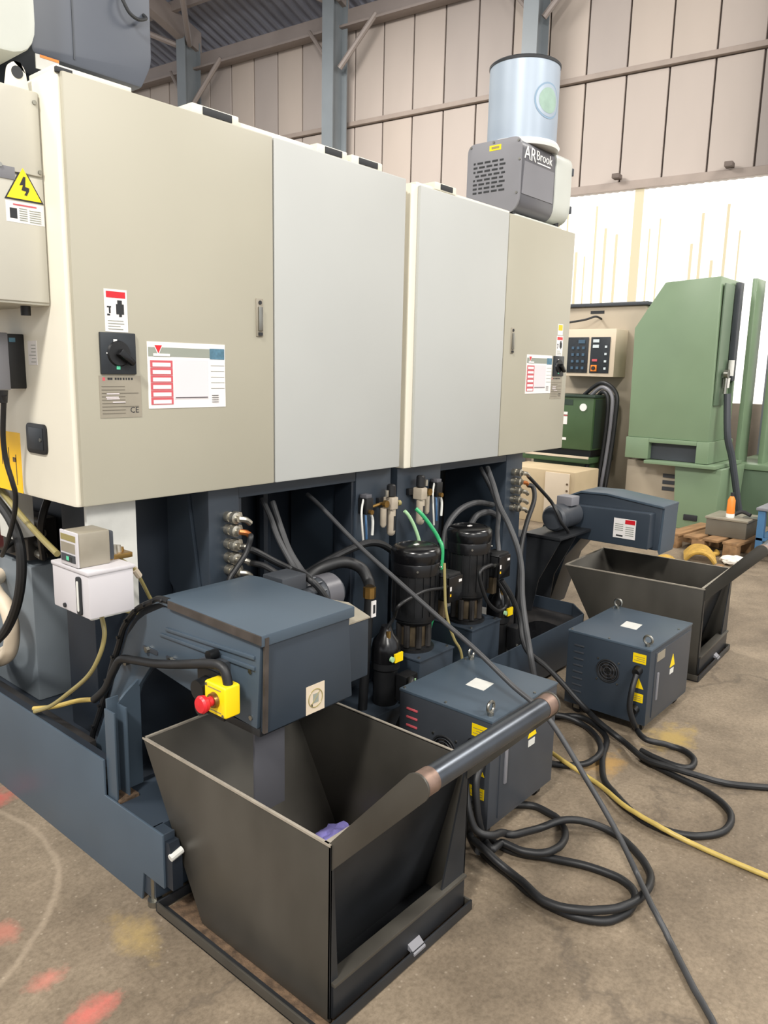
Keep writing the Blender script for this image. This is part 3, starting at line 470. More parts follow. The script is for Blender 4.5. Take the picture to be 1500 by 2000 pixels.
# roof: trapezoidal sheet, both slopes, purlins under it
roof = wall_thing('ceiling')
def sheet(d0, z0, d1, z1, name):
    mb = MB(); v = []; prof = ((0, 0), (.07, 0), (.10, .045), (.17, .045)); y = -9.0
    while y < 21:
        for a, h in prof: v += [(d0, y + a, z0 + h), (d1, y + a, z1 + h)]
        y += .2
    n = len(v) // 2
    mb._add(v, [(2 * i, 2 * i + 1, 2 * i + 3, 2 * i + 2) for i in range(n - 1)])
    return obj(name, mb, 'roof_sheet', roof, smooth=False)
sheet(11.5, 7.548, -2, 11.6, 'roof_sheet'); sheet(-2, 11.6, -15, 7.65, 'roof_sheet')
for i in range(8):
    d = 10.2 - i * 1.6; z = 7.50 + (11.5 - d) * .30
    obj('purlin', B(d - .04, d + .04, -9, 21, z - .17, z - .01), 'paint_steel', roof, smooth=False)

# ================================================================== near machining centre
FY = 2.13
m1 = thing('machining_center', 'cream and beige machining centre with side control box, above the oil lubricator', 'machine', (1.86, 3.0, .27))
obj('cabinet_body', B(1.113, 2.61, 2.148, 4.2, 1.172, 2.375), 'cream', m1, bev=.012)
dl = obj('cabinet_door', B(1.128, 1.874, FY, 2.148, 1.176, 2.37), 'beige', m1, bev=.006, label='beige hinged door of the electrical cabinet')
obj('cabinet_door', B(1.880, 2.600, FY, 2.148, 1.176, 2.37), 'white_panel', m1, bev=.006, label='plain off-white panel door of the cabinet')
def cam_latch(par, x, z0=1.70, z1=1.83):
    l = obj('latch', B(x - .016, x + .016, FY - .004, FY + .002, z0, z1), 'plate', par, bev=.003)
    obj('keyhole', MB().cone((x, FY - .007, z1 - .014), (x, FY - .003, z1 - .014), .007, n=10), 'print_black', l)
    obj('latch_lever', B(x - .009, x + .010, FY - .010, FY - .004, z0 + .02, z1 - .028), 'steel', l, bev=.002)
    obj('latch_lock', B(x - .008, x + .008, FY - .009, FY - .004, z0 + .004, z0 + .015), 'print_black', l)
cam_latch(m1, 1.808)
def top_slot(par, x0, x1):
    r = obj('top_lifting_block', B(x0 - .04, x1 + .03, 2.15, 2.30, 2.372, 2.404), 'cream', par, bev=.005)
    obj('slot', B(x0, x1, 2.147, 2.152, 2.377, 2.400), 'print_black', r, bev=.002)
for a, b_ in ((1.60, 1.715), (2.145, 2.235), (2.33, 2.44)): top_slot(m1, a, b_)
obj('top_lip', B(1.72, 2.145, 2.16, 2.3, 2.372, 2.392), 'cream', m1, bev=.003)
obj('top_lip', B(1.12, 1.35, 2.15, 2.3, 2.372, 2.388), 'cream', m1, bev=.003)
obj('corner_cap', B(1.118, 1.165, 2.14, 2.152, 2.366, 2.380), 'print_black', m1, bev=.002)

def info_sheet(par, x0, x1, z0, z1):
    W, H = x1 - x0, z1 - z0
    s = obj('information_sheet', B(x0, x1, FY - .0015, FY, z0, z1), 'paper', par, smooth=False, label='printed A4 information sheet with red boxes and a grey header')
    X = lambda t: x0 + t * W
    Z = lambda t: z0 + t * H
    it = [('print_grey', X(.01), X(.99), Z(.78), Z(.92)), ('print_blue', X(.79), X(.99), Z(.76), Z(.93)), ('print_light', X(.32), X(.76), Z(.14), Z(.74))]
    for i in range(6):
        b0 = .06 + .112 * i
        it += [('print_red', X(.03), X(.30), Z(b0), Z(b0 + .105)), ('paper', X(.055), X(.275), Z(b0 + .012), Z(b0 + .07))]
    for i in range(9): it.append(('print_grey', X(.33), X(.75), Z(.16 + i * .062), Z(.164 + i * .062)))
    it.append(('print_black', X(.33), X(.75), Z(.155), Z(.166)))
    for i in range(5):
        b0 = .29 + .09 * i
        it += [('print_grey', X(.80), X(.985), Z(b0 + .005), Z(b0 + .012)), ('paper', X(.80), X(.985), Z(b0 + .015), Z(b0 + .08)), ('print_red', X(.805), X(.875), Z(b0 + .03), Z(b0 + .036))]
    for i in range(4): it.append(('print_black', X(.81), X(.90), Z(.08 + i * .035), Z(.086 + i * .035)))
    marks(s, 'print', 'y', FY - .0015, it, .0003)
    lg = MB().prism([(X(.13), Z(.83)), (X(.085), Z(.95)), (X(.175), Z(.95))], 'y', FY - .0035, FY - .0015)
    obj('emblem', lg, 'red', s, smooth=False)
    obj('emblem', MB().prism([(X(.13), Z(.80)), (X(.07), Z(.965)), (X(.19), Z(.965))], 'y', FY - .003, FY - .0015), 'white', s, smooth=False)
    marks(s, 'print', 'y', FY - .0015, [('white', X(.07), X(.27), Z(.79), Z(.825))], .0022)
info_sheet(m1, 1.358, 1.655, 1.461, 1.667)
def warn_sticker(par, x0, x1, z0, z1):
    W, H = x1 - x0, z1 - z0
    s = obj('warning_sticker', B(x0, x1, FY - .0012, FY, z0, z1), 'paper', par, smooth=False, label='white warning sticker with red band and black glove')
    X = lambda t: x0 + t * W
    Z = lambda t: z0 + t * H
    it = [('red', X(.08), X(.92), Z(.80), Z(.95)), ('print_black', X(.5), X(.84), Z(.42), Z(.66)), ('print_black', X(.56), X(.76), Z(.66), Z(.75)), ('print_black', X(.62), X(.74), Z(.36), Z(.42))]
    it += [('print_black', X(.10), X(.28), Z(.57), Z(.60)), ('print_black', X(.18), X(.25), Z(.44), Z(.57)), ('print_black', X(.10), X(.22), Z(.38), Z(.42))]
    for i in range(4): it.append(('print_grey', X(.12), X(.12 + random.uniform(.5, .75)), Z(.06 + .065 * i), Z(.075 + .065 * i)))
    marks(s, 'print', 'y', FY - .0012, it, .0004)
warn_sticker(m1, 1.222, 1.296, 1.690, 1.812)
def isolator(par, x0, x1, z0, z1):
    s = obj('isolator_switch', B(x0, x1, FY - .008, FY + .002, z0, z1), 'panel_black', par, bev=.003, label='black rotary isolator switch')
    cx, cz, W, H = (x0 + x1) / 2, (z0 + z1) / 2, x1 - x0, z1 - z0
    obj('rotary_disc', MB().cone((cx, FY - .014, cz), (cx, FY - .008, cz), W * .3, W * .33, 28), 'black', s)
    d = Vector((.8, 0, -.62)).normalized(); q = Vector((.62, 0, .8)).normalized(); c = Vector((cx, 0, cz))
    pts = [c - d * W * .08 + q * W * .1, c - d * W * .08 - q * W * .1, c + d * W * .42 - q * W * .07, c + d * W * .42 + q * W * .07]
    obj('lever', MB().prism([(p.x, p.z) for p in pts], 'y', FY - .034, FY - .014), 'black_gloss', s, bev=.004)
    marks(s, 'print', 'y', FY - .008, [('white', x0 + W * .36, x0 + W * .46, z0 + H * .70, z0 + H * .84), ('green_mark', x0 + W * .42, x0 + W * .52, z0 + H * .12, z0 + H * .26),
          ('white', x0 + W * .15, x0 + W * .28, z0 + H * .49, z0 + H * .52)], .001)
    obj('print', MB().tube([(x0 + W * .28, FY - .0085, z0 + H * .5), (x0 + W * .40, FY - .0085, z0 + H * .28)], .0012, 6), 'white', s)
isolator(m1, 1.200, 1.316, 1.566, 1.688)
def type_plate(par, x0, x1, z0, z1):
    W, H = x1 - x0, z1 - z0
    s = obj('type_plate', B(x0, x1, FY - .0014, FY, z0, z1), 'plate', par, smooth=False, label='brushed metal type plate with engraved lines')
    X = lambda t: x0 + t * W
    Z = lambda t: z0 + t * H
    it = [('print_red', X(.08), X(.14), Z(.88), Z(.96))]
    for a, b_ in ((.2, .25), (.26, .31), (.37, .41), (.43, .47), (.49, .53), (.56, .60), (.63, .66), (.69, .73), (.76, .80)): it.append(('print_black', X(a), X(b_), Z(.90), Z(.95)))
    for i in range(9): it.append(('plate_line', X(.05), X(random.choice((.93, .93, .6))), Z(.10 + .08 * i), Z(.113 + .08 * i)))
    for a, z_ in ((.16, .56), (.16, .44), (.30, .36), (.14, .48)): it.append(('print_light', X(a), X(a + .3), Z(z_), Z(z_ + .022)))
    marks(s, 'print', 'y', FY - .0014, it, .0003)
    text('print', 'CE', H * .2, faceY(X(.82), FY - .0016, Z(.17)), 'print_black', s, .0003)
type_plate(m1, 1.194, 1.332, 1.437, 1.562)

# side of the cabinet: control box, intercom, placard, latch
sb = obj('side_box', B(.72, 1.113, 2.235, 2.80, 1.757, 2.330), 'box_grey', m1, bev=.006, label='light grey electrical side box with lightning sign')
obj('box_lid', MB().prism([(.74, 2.325), (1.106, 2.325), (1.106, 2.107), (.74, 2.107)], 'y', 2.227, 2.236), 'box_grey', sb, bev=.003)
obj('box_lid', MB().prism([(.74, 2.100), (1.108, 2.100), (1.108, 1.765), (.74, 1.765)], 'y', 2.229, 2.236), 'box_grey', sb, bev=.003)
for x, z in ((1.095, 2.298), (1.10, 2.118), (.99, 2.118), (.985, 2.305)):
    obj('screw', MB().cone((x, 2.223, z), (x, 2.228, z), .006, n=10), 'steel', sb)
obj('name_strip', B(.80, 1.03, 2.2265, 2.229, 2.085, 2.118), 'grey_unit', sb, bev=.001)
obj('cable_gland', MB().cone((1.07, 2.30, 1.73), (1.07, 2.30, 1.76), .014, n=12), 'black', sb)
obj('cable_gland', MB().cone((.97, 2.30, 1.735), (.97, 2.30, 1.76), .014, n=12), 'black', sb)
tri = lambda x, z, w_, h: [(x - w_ / 2, z), (x + w_ / 2, z), (x, z + h)]
obj('warning_triangle', MB().prism(tri(1.052, 2.034, .108, .094), 'y', 2.2275, 2.229), 'print_black', sb, smooth=False, label='yellow triangle with black lightning bolt')
obj('warning_triangle', MB().prism(tri(1.052, 2.038, .096, .083), 'y', 2.2268, 2.2285), 'yellow', sb, smooth=False)
obj('lightning_bolt', MB().prism([(1.052, 2.098), (1.040, 2.074), (1.050, 2.076), (1.045, 2.062), (1.058, 2.060), (1.052, 2.050), (1.059, 2.049), (1.066, 2.062), (1.067, 2.070), (1.056, 2.072), (1.058, 2.098)], 'y', 2.2262, 2.2272), 'print_black', sb, smooth=False)
marks(sb, 'warning_text_label', 'y', 2.229, [('paper', 1.0, 1.106, 1.975, 2.030), ('print_black', 1.010, 1.030, 1.985, 2.012), ('print_red', 1.02, 1.085, 2.020, 2.024)] +
      [('print_grey', 1.036, 1.058, 1.982 + i * .006, 1.984 + i * .006) for i in range(6)] + [('print_grey', 1.064, 1.096, 1.980 + i * .006, 1.982 + i * .006) for i in range(6)], .0006)
eye = MB().prism(rounded([(1.036, 2.325, 0), (1.101, 2.325, 0), (1.090, 2.402, .026), (1.049, 2.402, .026)]), 'y', 2.262, 2.276)
obj('lifting_eye', eye, 'cream', sb, bev=.003)
obj('eye_hole', MB().cone((1.0695, 2.2605, 2.375), (1.0695, 2.2775, 2.375), .016, n=18), 'print_black', sb)
ic = obj('wall_terminal', B(1.06, 1.113, 2.415, 2.52, 1.515, 1.680), 'black', m1, bev=.004, label='black terminal unit with grey side on the cabinet flank')
obj('terminal_cover', B(.98, 1.06, 2.405, 2.53, 1.512, 1.682), 'grey_unit', ic, bev=.004)
obj('terminal_display', B(1.066, 1.085, 2.413, 2.416, 1.655, 1.668), 'print_blue', ic)
obj('plug', MB().cone((1.02, 2.38, 1.512), (1.02, 2.38, 1.475), .018, .014, 14), 'black', ic)
marks(m1, 'notice_label', 'x', 1.113, [('paper', 2.335, 2.392, 1.588, 1.660)] + [('print_grey', 2.342, 2.385 - random.uniform(0, .02), 1.596 + i * .010, 1.598 + i * .010) for i in range(6)], .001)
hl = obj('access_latch', MB().prism(rounded([(2.300, 1.317, .02), (2.428, 1.317, .02), (2.428, 1.41, .02), (2.300, 1.41, .02)]), 'x', 1.106, 1.114), 'black', m1, bev=.002, label='black rectangular flush latch on the cabinet flank')
obj('latch_recess', B(1.104, 1.107, 2.318, 2.408, 1.330, 1.398), 'panel_black', hl, bev=.002)
obj('latch_key', MB().cone((1.101, 2.328, 1.362), (1.105, 2.328, 1.362), .006, n=10), 'steel', hl)
pl = obj('yellow_placard', B(1.1115, 1.113, 2.487, 2.75, 1.176, 1.372), 'placard', m1, smooth=False, label='yellow instruction placard on the cabinet flank')
marks(pl, 'print', 'x', 1.1115, [('dirt', 2.52 + .05 * i, 2.525 + .05 * i, 1.20 + .03 * (i % 3), 1.30 + .02 * (i % 4)) for i in range(4)] + [('dirt', 2.52, 2.545, 1.275, 1.29)], .0005)
# upper head covers behind the cabinet
hp = rounded([(1.33, 3.6, 0), (1.33, 2.60, .02), (1.74, 2.60, .0), (1.785, 2.69, .03), (1.785, 3.6, 0)])
hc = obj('head_cover', MB().prism(hp, 'y', 2.70, 3.9), 'enclosure_grey', m1, bev=.01, label='dark grey sheet metal head cover above the cabinet')
obj('cover_seam', B(1.475, 1.479, 2.697, 2.702, 2.62, 3.6), 'slate', hc)
obj('cover_handle', MB().tube([(1.655, 2.70, 2.90), (1.658, 2.675, 2.86), (1.68, 2.67, 2.825), (1.715, 2.67, 2.815), (1.75, 2.675, 2.83), (1.755, 2.70, 2.85)], .006, 8), 'print_black', hc)
obj('cover_label', B(1.34, 1.42, 2.697, 2.701, 2.555, 2.60), 'dirty_white', hc, smooth=False)
obj('label_stripe', B(1.355, 1.42, 2.695, 2.698, 2.592, 2.600), 'orange', hc, smooth=False)
wp = rounded([(.70, 3.5, 0), (.70, 2.55, .05), (1.31, 2.55, .11), (1.31, 3.5, 0)])
obj('tool_magazine_cover', MB().prism(wp, 'y', 2.62, 3.6), 'light_unit', m1, bev=.015, label='off-white rounded cover above the side box')
obj('head_post', B(1.18, 1.72, 2.9, 3.7, 2.37, 2.72), 'navy_dark', m1, bev=.01)
obj('head_post', B(1.72, 1.82, 2.6, 2.9, 2.37, 2.44), 'plate', m1, bev=.01)
# lower body
BY = 2.19
obj('base_frame', B(1.62, 1.757, BY, 2.60, .27, 1.172), 'navy', m1, bev=.006, label='navy post carrying the hydraulic couplings')
obj('base_frame', B(2.385, 2.615, BY, 2.60, .27, 1.172), 'navy', m1, bev=.006)
obj('base_rail', B(1.757, 2.385, BY + .002, 2.60, 1.125, 1.172), 'navy', m1, bev=.004)
obj('opening_lip', B(1.757, 1.775, BY + .01, 2.3, .3, 1.125), 'navy_dark', m1, bev=.003)
obj('opening_lip', B(2.367, 2.385, BY + .01, 2.3, .3, 1.125), 'navy_dark', m1, bev=.003)
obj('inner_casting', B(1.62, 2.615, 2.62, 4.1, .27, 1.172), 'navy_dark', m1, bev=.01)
obj('inner_pipe', MB().cone((1.95, 2.55, .4), (1.95, 2.55, 1.1), .02, n=10), 'black', m1)
obj('inner_pipe', MB().cone((2.2, 2.57, .4), (2.2, 2.57, 1.1), .03, n=10), 'navy_dark', m1)
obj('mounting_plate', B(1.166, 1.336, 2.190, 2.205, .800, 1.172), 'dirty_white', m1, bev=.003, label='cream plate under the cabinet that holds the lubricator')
obj('recessed_panel', B(1.30, 1.62, 2.42, 2.62, .27, 1.172), 'navy_dark', m1, bev=.005)
obj('brace_plate', MB().prism([(2.195, .55), (2.42, .80), (2.42, 1.17), (2.30, 1.17)], 'x', 1.606, 1.618), 'navy', m1)
obj('pedestal', B(1.30, 1.62, 2.885, 3.6, .27, .82), 'pedestal_grey', m1, bev=.01, label='grey-blue cast pedestal under the cabinet')
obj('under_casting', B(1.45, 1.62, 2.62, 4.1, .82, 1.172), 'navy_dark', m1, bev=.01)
obj('bent_duct', MB().tube([(1.31, 3.16, .74), (1.235, 3.08, .73), (1.21, 2.99, .71), (1.205, 2.90, .68), (1.205, 2.865, .60), (1.205, 2.90, .50), (1.21, 3.0, .44), (1.235, 3.08, .42), (1.31, 3.16, .41)], .028, 14), 'panel_beige', m1)
obj('cover_box', B(1.16, 1.24, 2.70, 2.80, .98, 1.176), 'dirty_white', m1, bev=.005)
obj('valve_block', B(1.30, 1.42, 2.90, 3.3, .84, 1.0), 'grime', m1, bev=.008)
for i in range(4):
    obj('valve', MB().cone((1.34, 2.86 - .03 * (i % 2), .86 + .045 * i), (1.34, 2.93, .87 + .04 * i), .018, n=12), 'grime' if i % 2 else 'fitting', m1)
obj('valve', MB().cone((1.285, 3.02, .86), (1.285, 3.02, 1.08), .022, n=12), 'grime', m1)
obj('pipe', MB().tube([(1.33, 2.84, .86), (1.30, 2.78, 1.0), (1.36, 2.80, 1.12), (1.5, 2.9, 1.16)], .014, 8), 'grime', m1)
obj('red_valve', B(1.24, 1.302, 3.18, 3.26, .84, .95), 'red', m1, bev=.006)

# ================================================================== far machining centre
m2 = thing('machining_center', 'off-white and beige machining centre carrying the mist collector on its roof', 'machine', (3.4, 3.0, .27))
obj('cabinet_body', B(2.655, 4.108, 2.148, 4.2, 1.160, 2.368), 'cream', m2, bev=.010)
obj('cabinet_door', B(2.697, 3.405, FY, 2.148, 1.165, 2.364), 'white_panel', m2, bev=.006, label='plain off-white panel door of the cabinet')
obj('cabinet_door', B(3.411, 4.098, FY, 2.148, 1.165, 2.364), 'beige', m2, bev=.006, label='beige hinged door of the electrical cabinet')
cam_latch(m2, 3.485, 1.69, 1.82)
for a, b_ in ((2.86, 2.95),): top_slot(m2, a, b_)
obj('top_lip', B(2.70, 3.45, 2.16, 2.3, 2.366, 2.382), 'cream', m2, bev=.003)
info_sheet(m2, 3.640, 3.915, 1.484, 1.690)
warn_sticker(m2, 3.955, 4.028, 1.69, 1.80)
marks(m2, 'caution_label', 'y', FY, [('paper', 3.962, 4.02, 1.805, 1.865), ('placard', 3.968, 4.014, 1.83, 1.86)], .001)
isolator(m2, 3.930, 4.045, 1.578, 1.690)
type_plate(m2, 3.915, 4.045, 1.452, 1.574)
obj('base_frame', B(2.660, 2.990, BY, 2.60, .27, 1.16), 'navy', m2, bev=.006)
obj('base_frame', B(3.592, 3.76, BY, 2.60, .27, 1.16), 'navy', m2, bev=.006, label='navy post carrying the hydraulic couplings')
obj('base_rail', B(2.990, 3.592, BY + .002, 2.60, 1.118, 1.16), 'navy', m2, bev=.004)
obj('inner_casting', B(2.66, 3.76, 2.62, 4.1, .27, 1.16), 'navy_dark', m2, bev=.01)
obj('inner_pipe', MB().cone((3.25, 2.57, .4), (3.25, 2.57, 1.1), .03, n=10), 'navy_dark', m2)

def couplings(par, label, x0, zs):
    c = thing('hydraulic_coupling_row', label, 'couplings', (x0, BY, zs[-1]), group='hydraulic couplings on the machine posts')
    for i, z in enumerate(zs):
        f = obj('coupling', MB().lathe((x0, BY, z), [(.019, .004), (.019, -.022), (.013, -.024), (.013, -.035), (.021, -.036), (.021, -.055), (.012, -.058), (.012, -.072)], 12, 'y'), 'fitting', c)
        obj('elbow', MB().tube([(x0, BY - .066, z), (x0 + .025, BY - .075, z - .006), (x0 + .045, BY - .075, z - .02)], .011, 8), 'fitting' if i != 1 else 'copper', f)
        obj('coupling_nut', MB().cone((x0 + .03, BY - .035, z + .004), (x0 + .03, BY - .003, z + .004), .014, n=6), 'fitting', f)
    return c
couplings(m1, 'five stacked metal couplings on the navy post beside the black cable bundle', 1.70, [1.065, 1.018, .965, .915, .868])
couplings(m2, 'five stacked metal couplings on the navy post under the far cabinet door', 3.66, [1.055, 1.005, .955, .905, .858])

# ================================================================== coolant tanks
t1 = thing('coolant_tank', 'low navy coolant tank under the near machine, its end plate on the floor', 'tank', (1.86, 2.2, 0))
prof = [(1.764, .095), (1.764, .266), (2.078, .266), (2.078, .385), (3.7, .385), (3.7, 0), (1.885, 0), (1.872, .095)]
obj('side_plate', MB().prism(prof, 'x', 1.120, 1.128), 'navy_lit', t1, bev=.002, label='blue side plate, stepped down at its end')
obj('front_wall', B(1.128, 1.162, 1.764, 1.772, .10, .266), 'navy', t1, bev=.002)
obj('front_wall', B(1.128, 2.62, 1.822, 1.830, .03, .262), 'navy', t1, bev=.002)
obj('outrigger_top', B(1.128, 1.162, 1.772, 1.83, .250, .262), 'navy', t1)
obj('tank_body', B(1.128, 2.62, 1.83, 2.078, .02, .258), 'navy', t1, bev=.004)
obj('tank_body', B(1.20, 2.62, 2.078, 3.7, .02, .27), 'navy_dark', t1, bev=.004)
obj('tray_cover', MB().prism([(1.145, 2.12), (1.145, 3.0), (1.222, 3.0), (1.222, 2.12)], 'z', .272, .292), 'grime', t1, bev=.004, label='dirty black tray cover plate')
obj('tray_channel', B(1.17, 1.222, 2.30, 3.6, .27, .34), 'grime', t1, bev=.01)
obj('inner_flange', B(1.128, 1.15, 2.078, 3.7, .36, .385), 'navy_dark', t1)
obj('end_bracket', MB().prism([(1.764, .10), (1.73, .10), (1.73, .20), (1.745, .245), (1.764, .245)], 'x', 1.128, 1.162), 'navy_dark', t1)
obj('levelling_bolt', MB().cone((1.135, 1.838, 0), (1.135, 1.838, .11), .011, n=10), 'steel', t1)
obj('levelling_foot', MB().cone((1.135, 1.838, 0), (1.135, 1.838, .018), .022, n=12), 'steel', t1)
obj('hinge_pin', MB().cone((1.125, 1.735, .205), (1.165, 1.735, .215), .011, n=10), 'dirty_white', t1)
t2 = thing('coolant_tank', 'low navy coolant tank under the far machine, holding the two-pump plinth', 'tank', (3.3, 2.2, 0))
obj('front_wall', B(2.66, 3.88, 1.815, 1.823, .02, .272), 'navy', t2, bev=.002)
obj('end_wall', MB().prism([(3.872, 1.815), (3.88, 1.815), (4.02, 1.95), (4.02, 2.9), (4.012, 2.9), (4.012, 1.955)], 'z', .02, .272), 'navy', t2)
obj('tray_floor', MB().prism([(2.66, 1.82), (3.875, 1.82), (4.015, 1.955), (4.015, 3.6), (2.66, 3.6)], 'z', .02, .20), 'grime', t2)
obj('chip_puddle', MB().prism(rounded([(3.3, 1.86, .05), (3.75, 1.84, .06), (3.8, 2.05, .08), (3.35, 2.1, .08)]), 'z', .20, .206), 'black_gloss', t2)

def pump_plinth(lbl, x0, x1, y0, y1, zt, z0):
    p = thing('pump_plinth', lbl, 'plinth', ((x0 + x1) / 2, (y0 + y1) / 2, z0))
    obj('plinth_box', B(x0, x1, y0, y1, z0, zt - .006), 'navy', p, bev=.004)
    obj('plinth_lid', B(x0 - .004, x1 + .004, y0 - .004, y1 + .004, zt - .008, zt), 'navy', p, bev=.002)
    for x in (x0 + .02, x1 - .02): obj('bolt', MB().cone((x, y0 + .02, zt), (x, y0 + .02, zt + .006), .006, n=6), 'steel', p)
pump_plinth('navy plinth box under the black pump in front', 2.385, 2.622, 1.82, 2.14, .42, .25)
pump_plinth('navy plinth box under the black pump behind', 2.84, 3.08, 1.87, 2.16, .425, .20)
def pump(lbl, x, y, z, h, side=1):
    p = thing('coolant_pump', lbl, 'pump', (x, y, z), group='black coolant pumps', local=True)
    H = h
    obj('base_flange', MB().lathe((0, 0, 0), [(.088, 0), (.088, .012), (.07, .014), (.07, .02)], 28), 'black', p)
    for i in range(8):
        a = 2 * math.pi * i / 8 + .2
        obj('pump_stage_rib', MB().cone((.066 * math.cos(a), .066 * math.sin(a), .018), (.066 * math.cos(a), .066 * math.sin(a), .115), .014, n=8), 'grime', p)
    obj('pump_stage', MB().lathe((0, 0, 0), [(.06, .016), (.06, .118)], 24), 'bronze_dull', p)
    obj('motor_flange', MB().lathe((0, 0, 0), [(.07, .112), (.088, .13), (.088, .145)], 28), 'black', p)
    obj('motor_housing', MB().lathe((0, 0, 0), [(.094, .14), (.096, .16), (.096, H - .11)], 36), 'black', p)
    for i in range(18):
        a = 2 * math.pi * i / 18
        c_, s_ = math.cos(a), math.sin(a)
        obj('cooling_fin', MB()._add([(.094 * c_ - .002 * s_, .094 * s_ + .002 * c_, .16), (.101 * c_ - .002 * s_, .101 * s_ + .002 * c_, .16), (.101 * c_ + .002 * s_, .101 * s_ - .002 * c_, .16), (.094 * c_ + .002 * s_, .094 * s_ - .002 * c_, .16),
            (.094 * c_ - .002 * s_, .094 * s_ + .002 * c_, H - .115), (.101 * c_ - .002 * s_, .101 * s_ + .002 * c_, H - .115), (.101 * c_ + .002 * s_, .101 * s_ - .002 * c_, H - .115), (.094 * c_ + .002 * s_, .094 * s_ - .002 * c_, H - .115)],
            [(0, 1, 2, 3), (7, 6, 5, 4), (0, 4, 5, 1), (1, 5, 6, 2), (2, 6, 7, 3), (3, 7, 4, 0)]), 'black', p, smooth=False)
    cp = obj('fan_cowl', MB().lathe((0, 0, 0), [(.103, H - .12), (.105, H - .075), (.103, H - .07), (.106, H - .062), (.107, H - .035), (.105, H - .020), (.098, H - .010), (.086, H - .004), (.080, H - .003), (.078, H - .006), (.074, H - .004), (.0, H - .003)], 40), 'black_gloss', p)
    obj('cowl_sticker', B(-.012, .012, -.006, .006, H - .004, H - .0005), 'paper', cp)
    for a in (-1.0, -2.4): obj('cowl_screw', MB().cone((.104 * math.cos(a), .104 * math.sin(a), H - .095), (.110 * math.cos(a), .110 * math.sin(a), H - .095), .005, n=8), 'steel', cp)
    tb = obj('terminal_box', B(.06, .15, -.13, -.045, .215, .315), 'black', p, bev=.006)
    obj('terminal_lid', B(.055, .155, -.138, -.128, .21, .32), 'black_gloss', tb, bev=.004)
    obj('terminal_cap', MB().prism([(.055, .318), (.155, .318), (.145, .332), (.065, .332)], 'y', -.13, -.05), 'black', tb, bev=.003)
    obj('label', B(.125, .145, -.1395, -.138, .292, .303), 'paper', tb); obj('label', B(.062, .072, -.1395, -.138, .262, .280), 'paper', tb)
    obj('label', B(.063, .071, -.1395, -.138, .238, .248), 'placard', tb)
    obj('cable_gland', MB().cone((.06, -.112, .275), (.04, -.112, .275), .011, n=10), 'steel', tb)
    obj('mounting_lug', B(.07, .10, -.10, -.06, .13, .21), 'bronze_dull', tb)
    return p
pump('black vertical coolant pump beside the green air hose', 2.500, 1.945, .42, .455)
pump('black vertical coolant pump under the arched hoses, behind the other pump', 2.955, 1.985, .425, .46)
def small_pump(lbl, x, y, z, h=.2):
    p = thing('transfer_pump', lbl, 'pump', (x, y, z), local=True)
    obj('pump_body', MB().lathe((0, 0, 0), [(.05, 0), (.05, h * .45), (.058, h * .47), (.058, h * .56)], 26), 'black', p)
    d = obj('pump_dome', MB().lathe((0, 0, 0), [(.060, h * .56), (.060, h * .70), (.052, h * .82), (.03, h * .90), (.02, h), (.0, h)], 28), 'black_gloss', p)
    obj('label', B(-.018, .03, -.066, -.058, h * .58, h * .69), 'yellow', p); obj('label_dot', MB().cone((-.032, -.0655, h * .635), (-.032, -.055, h * .635), .011, n=12), 'pale_green_hose', p)
    obj('cap_nut', MB().cone((-.015, -.025, h * .84), (-.015, -.025, h * .95), .010, n=8), 'brass', p)
    tb = obj('junction_box', B(.0, .075, -.11, -.055, h * .08, h * .42), 'black', p, bev=.005)
    obj('label', B(.045, .06, -.112, -.11, h * .2, h * .36), 'pale_green_hose', tb); obj('cable_gland', MB().cone((.015, -.115, h * .16), (.015, -.10, h * .16), .011, n=10), 'steel', tb)
    return p
small_pump('small black pump with a yellow label beside the conveyor side box', 2.262, 1.90, .255, .33)
small_pump('small black pump with a yellow label between looping cables', 3.19, 1.95, .20, .36)
cable('pump_cable', 'black cable loops below the small yellow-labelled pump near the bin', None, .013, 'rubber', pts=[(2.277, 1.795, .308), (2.262, 1.768, .308), (2.20, 1.755, .26), (2.15, 1.755, .18), (2.15, 1.755, .08), (2.20, 1.72, .02), (2.28, 1.69, .0135)])
cable('pump_cable', 'black ring of cable on the junction box of the small pump near the bin', None, .013, 'rubber', pts=[(2.285, 1.792, .375), (2.25, 1.755, .395), (2.215, 1.735, .35), (2.225, 1.722, .28), (2.28, 1.73, .22), (2.325, 1.735, .12), (2.33, 1.735, .0135)])

# ================================================================== lubricator
lu = thing('oil_lubricator', 'white oil lubricator with level gauge hung below the cabinet corner', 'lubricator', (1.12, 2.19, .88))
tk = obj('oil_tank', B(1.050, 1.192, 1.980, 2.190, .880, 1.012), 'lilac_white', lu, bev=.005)
obj('tank_lid', B(1.046, 1.196, 1.976, 2.190, 1.008, 1.020), 'lilac_white', tk, bev=.004)
obj('level_gauge', MB().prism(rounded([(2.018, .884, .010), (2.042, .884, .010), (2.042, .998, .010), (2.018, .998, .010)]), 'x', 1.043, 1.051), 'print_black', tk, bev=.002)
obj('gauge_glass', MB().prism(rounded([(2.025, .896, .005), (2.035, .896, .005), (2.035, .986, .005), (2.025, .986, .005)]), 'x', 1.0415, 1.046), 'dirty_white', tk)
obj('drain_plug', MB().cone((1.045, 2.12, .895), (1.051, 2.12, .895), .007, n=10), 'print_black', tk)
obj('mounting_ear', B(1.192, 1.262, 2.170, 2.190, .862, 1.01), 'lilac_white', lu, bev=.003)
obj('ear_bolt', MB().cone((1.235, 2.163, .89), (1.235, 2.172, .89), .009, n=6), 'brass', lu)
ph = obj('pump_head', B(1.052, 1.150, 2.030, 2.125, 1.020, 1.122), 'plate', lu, bev=.006)
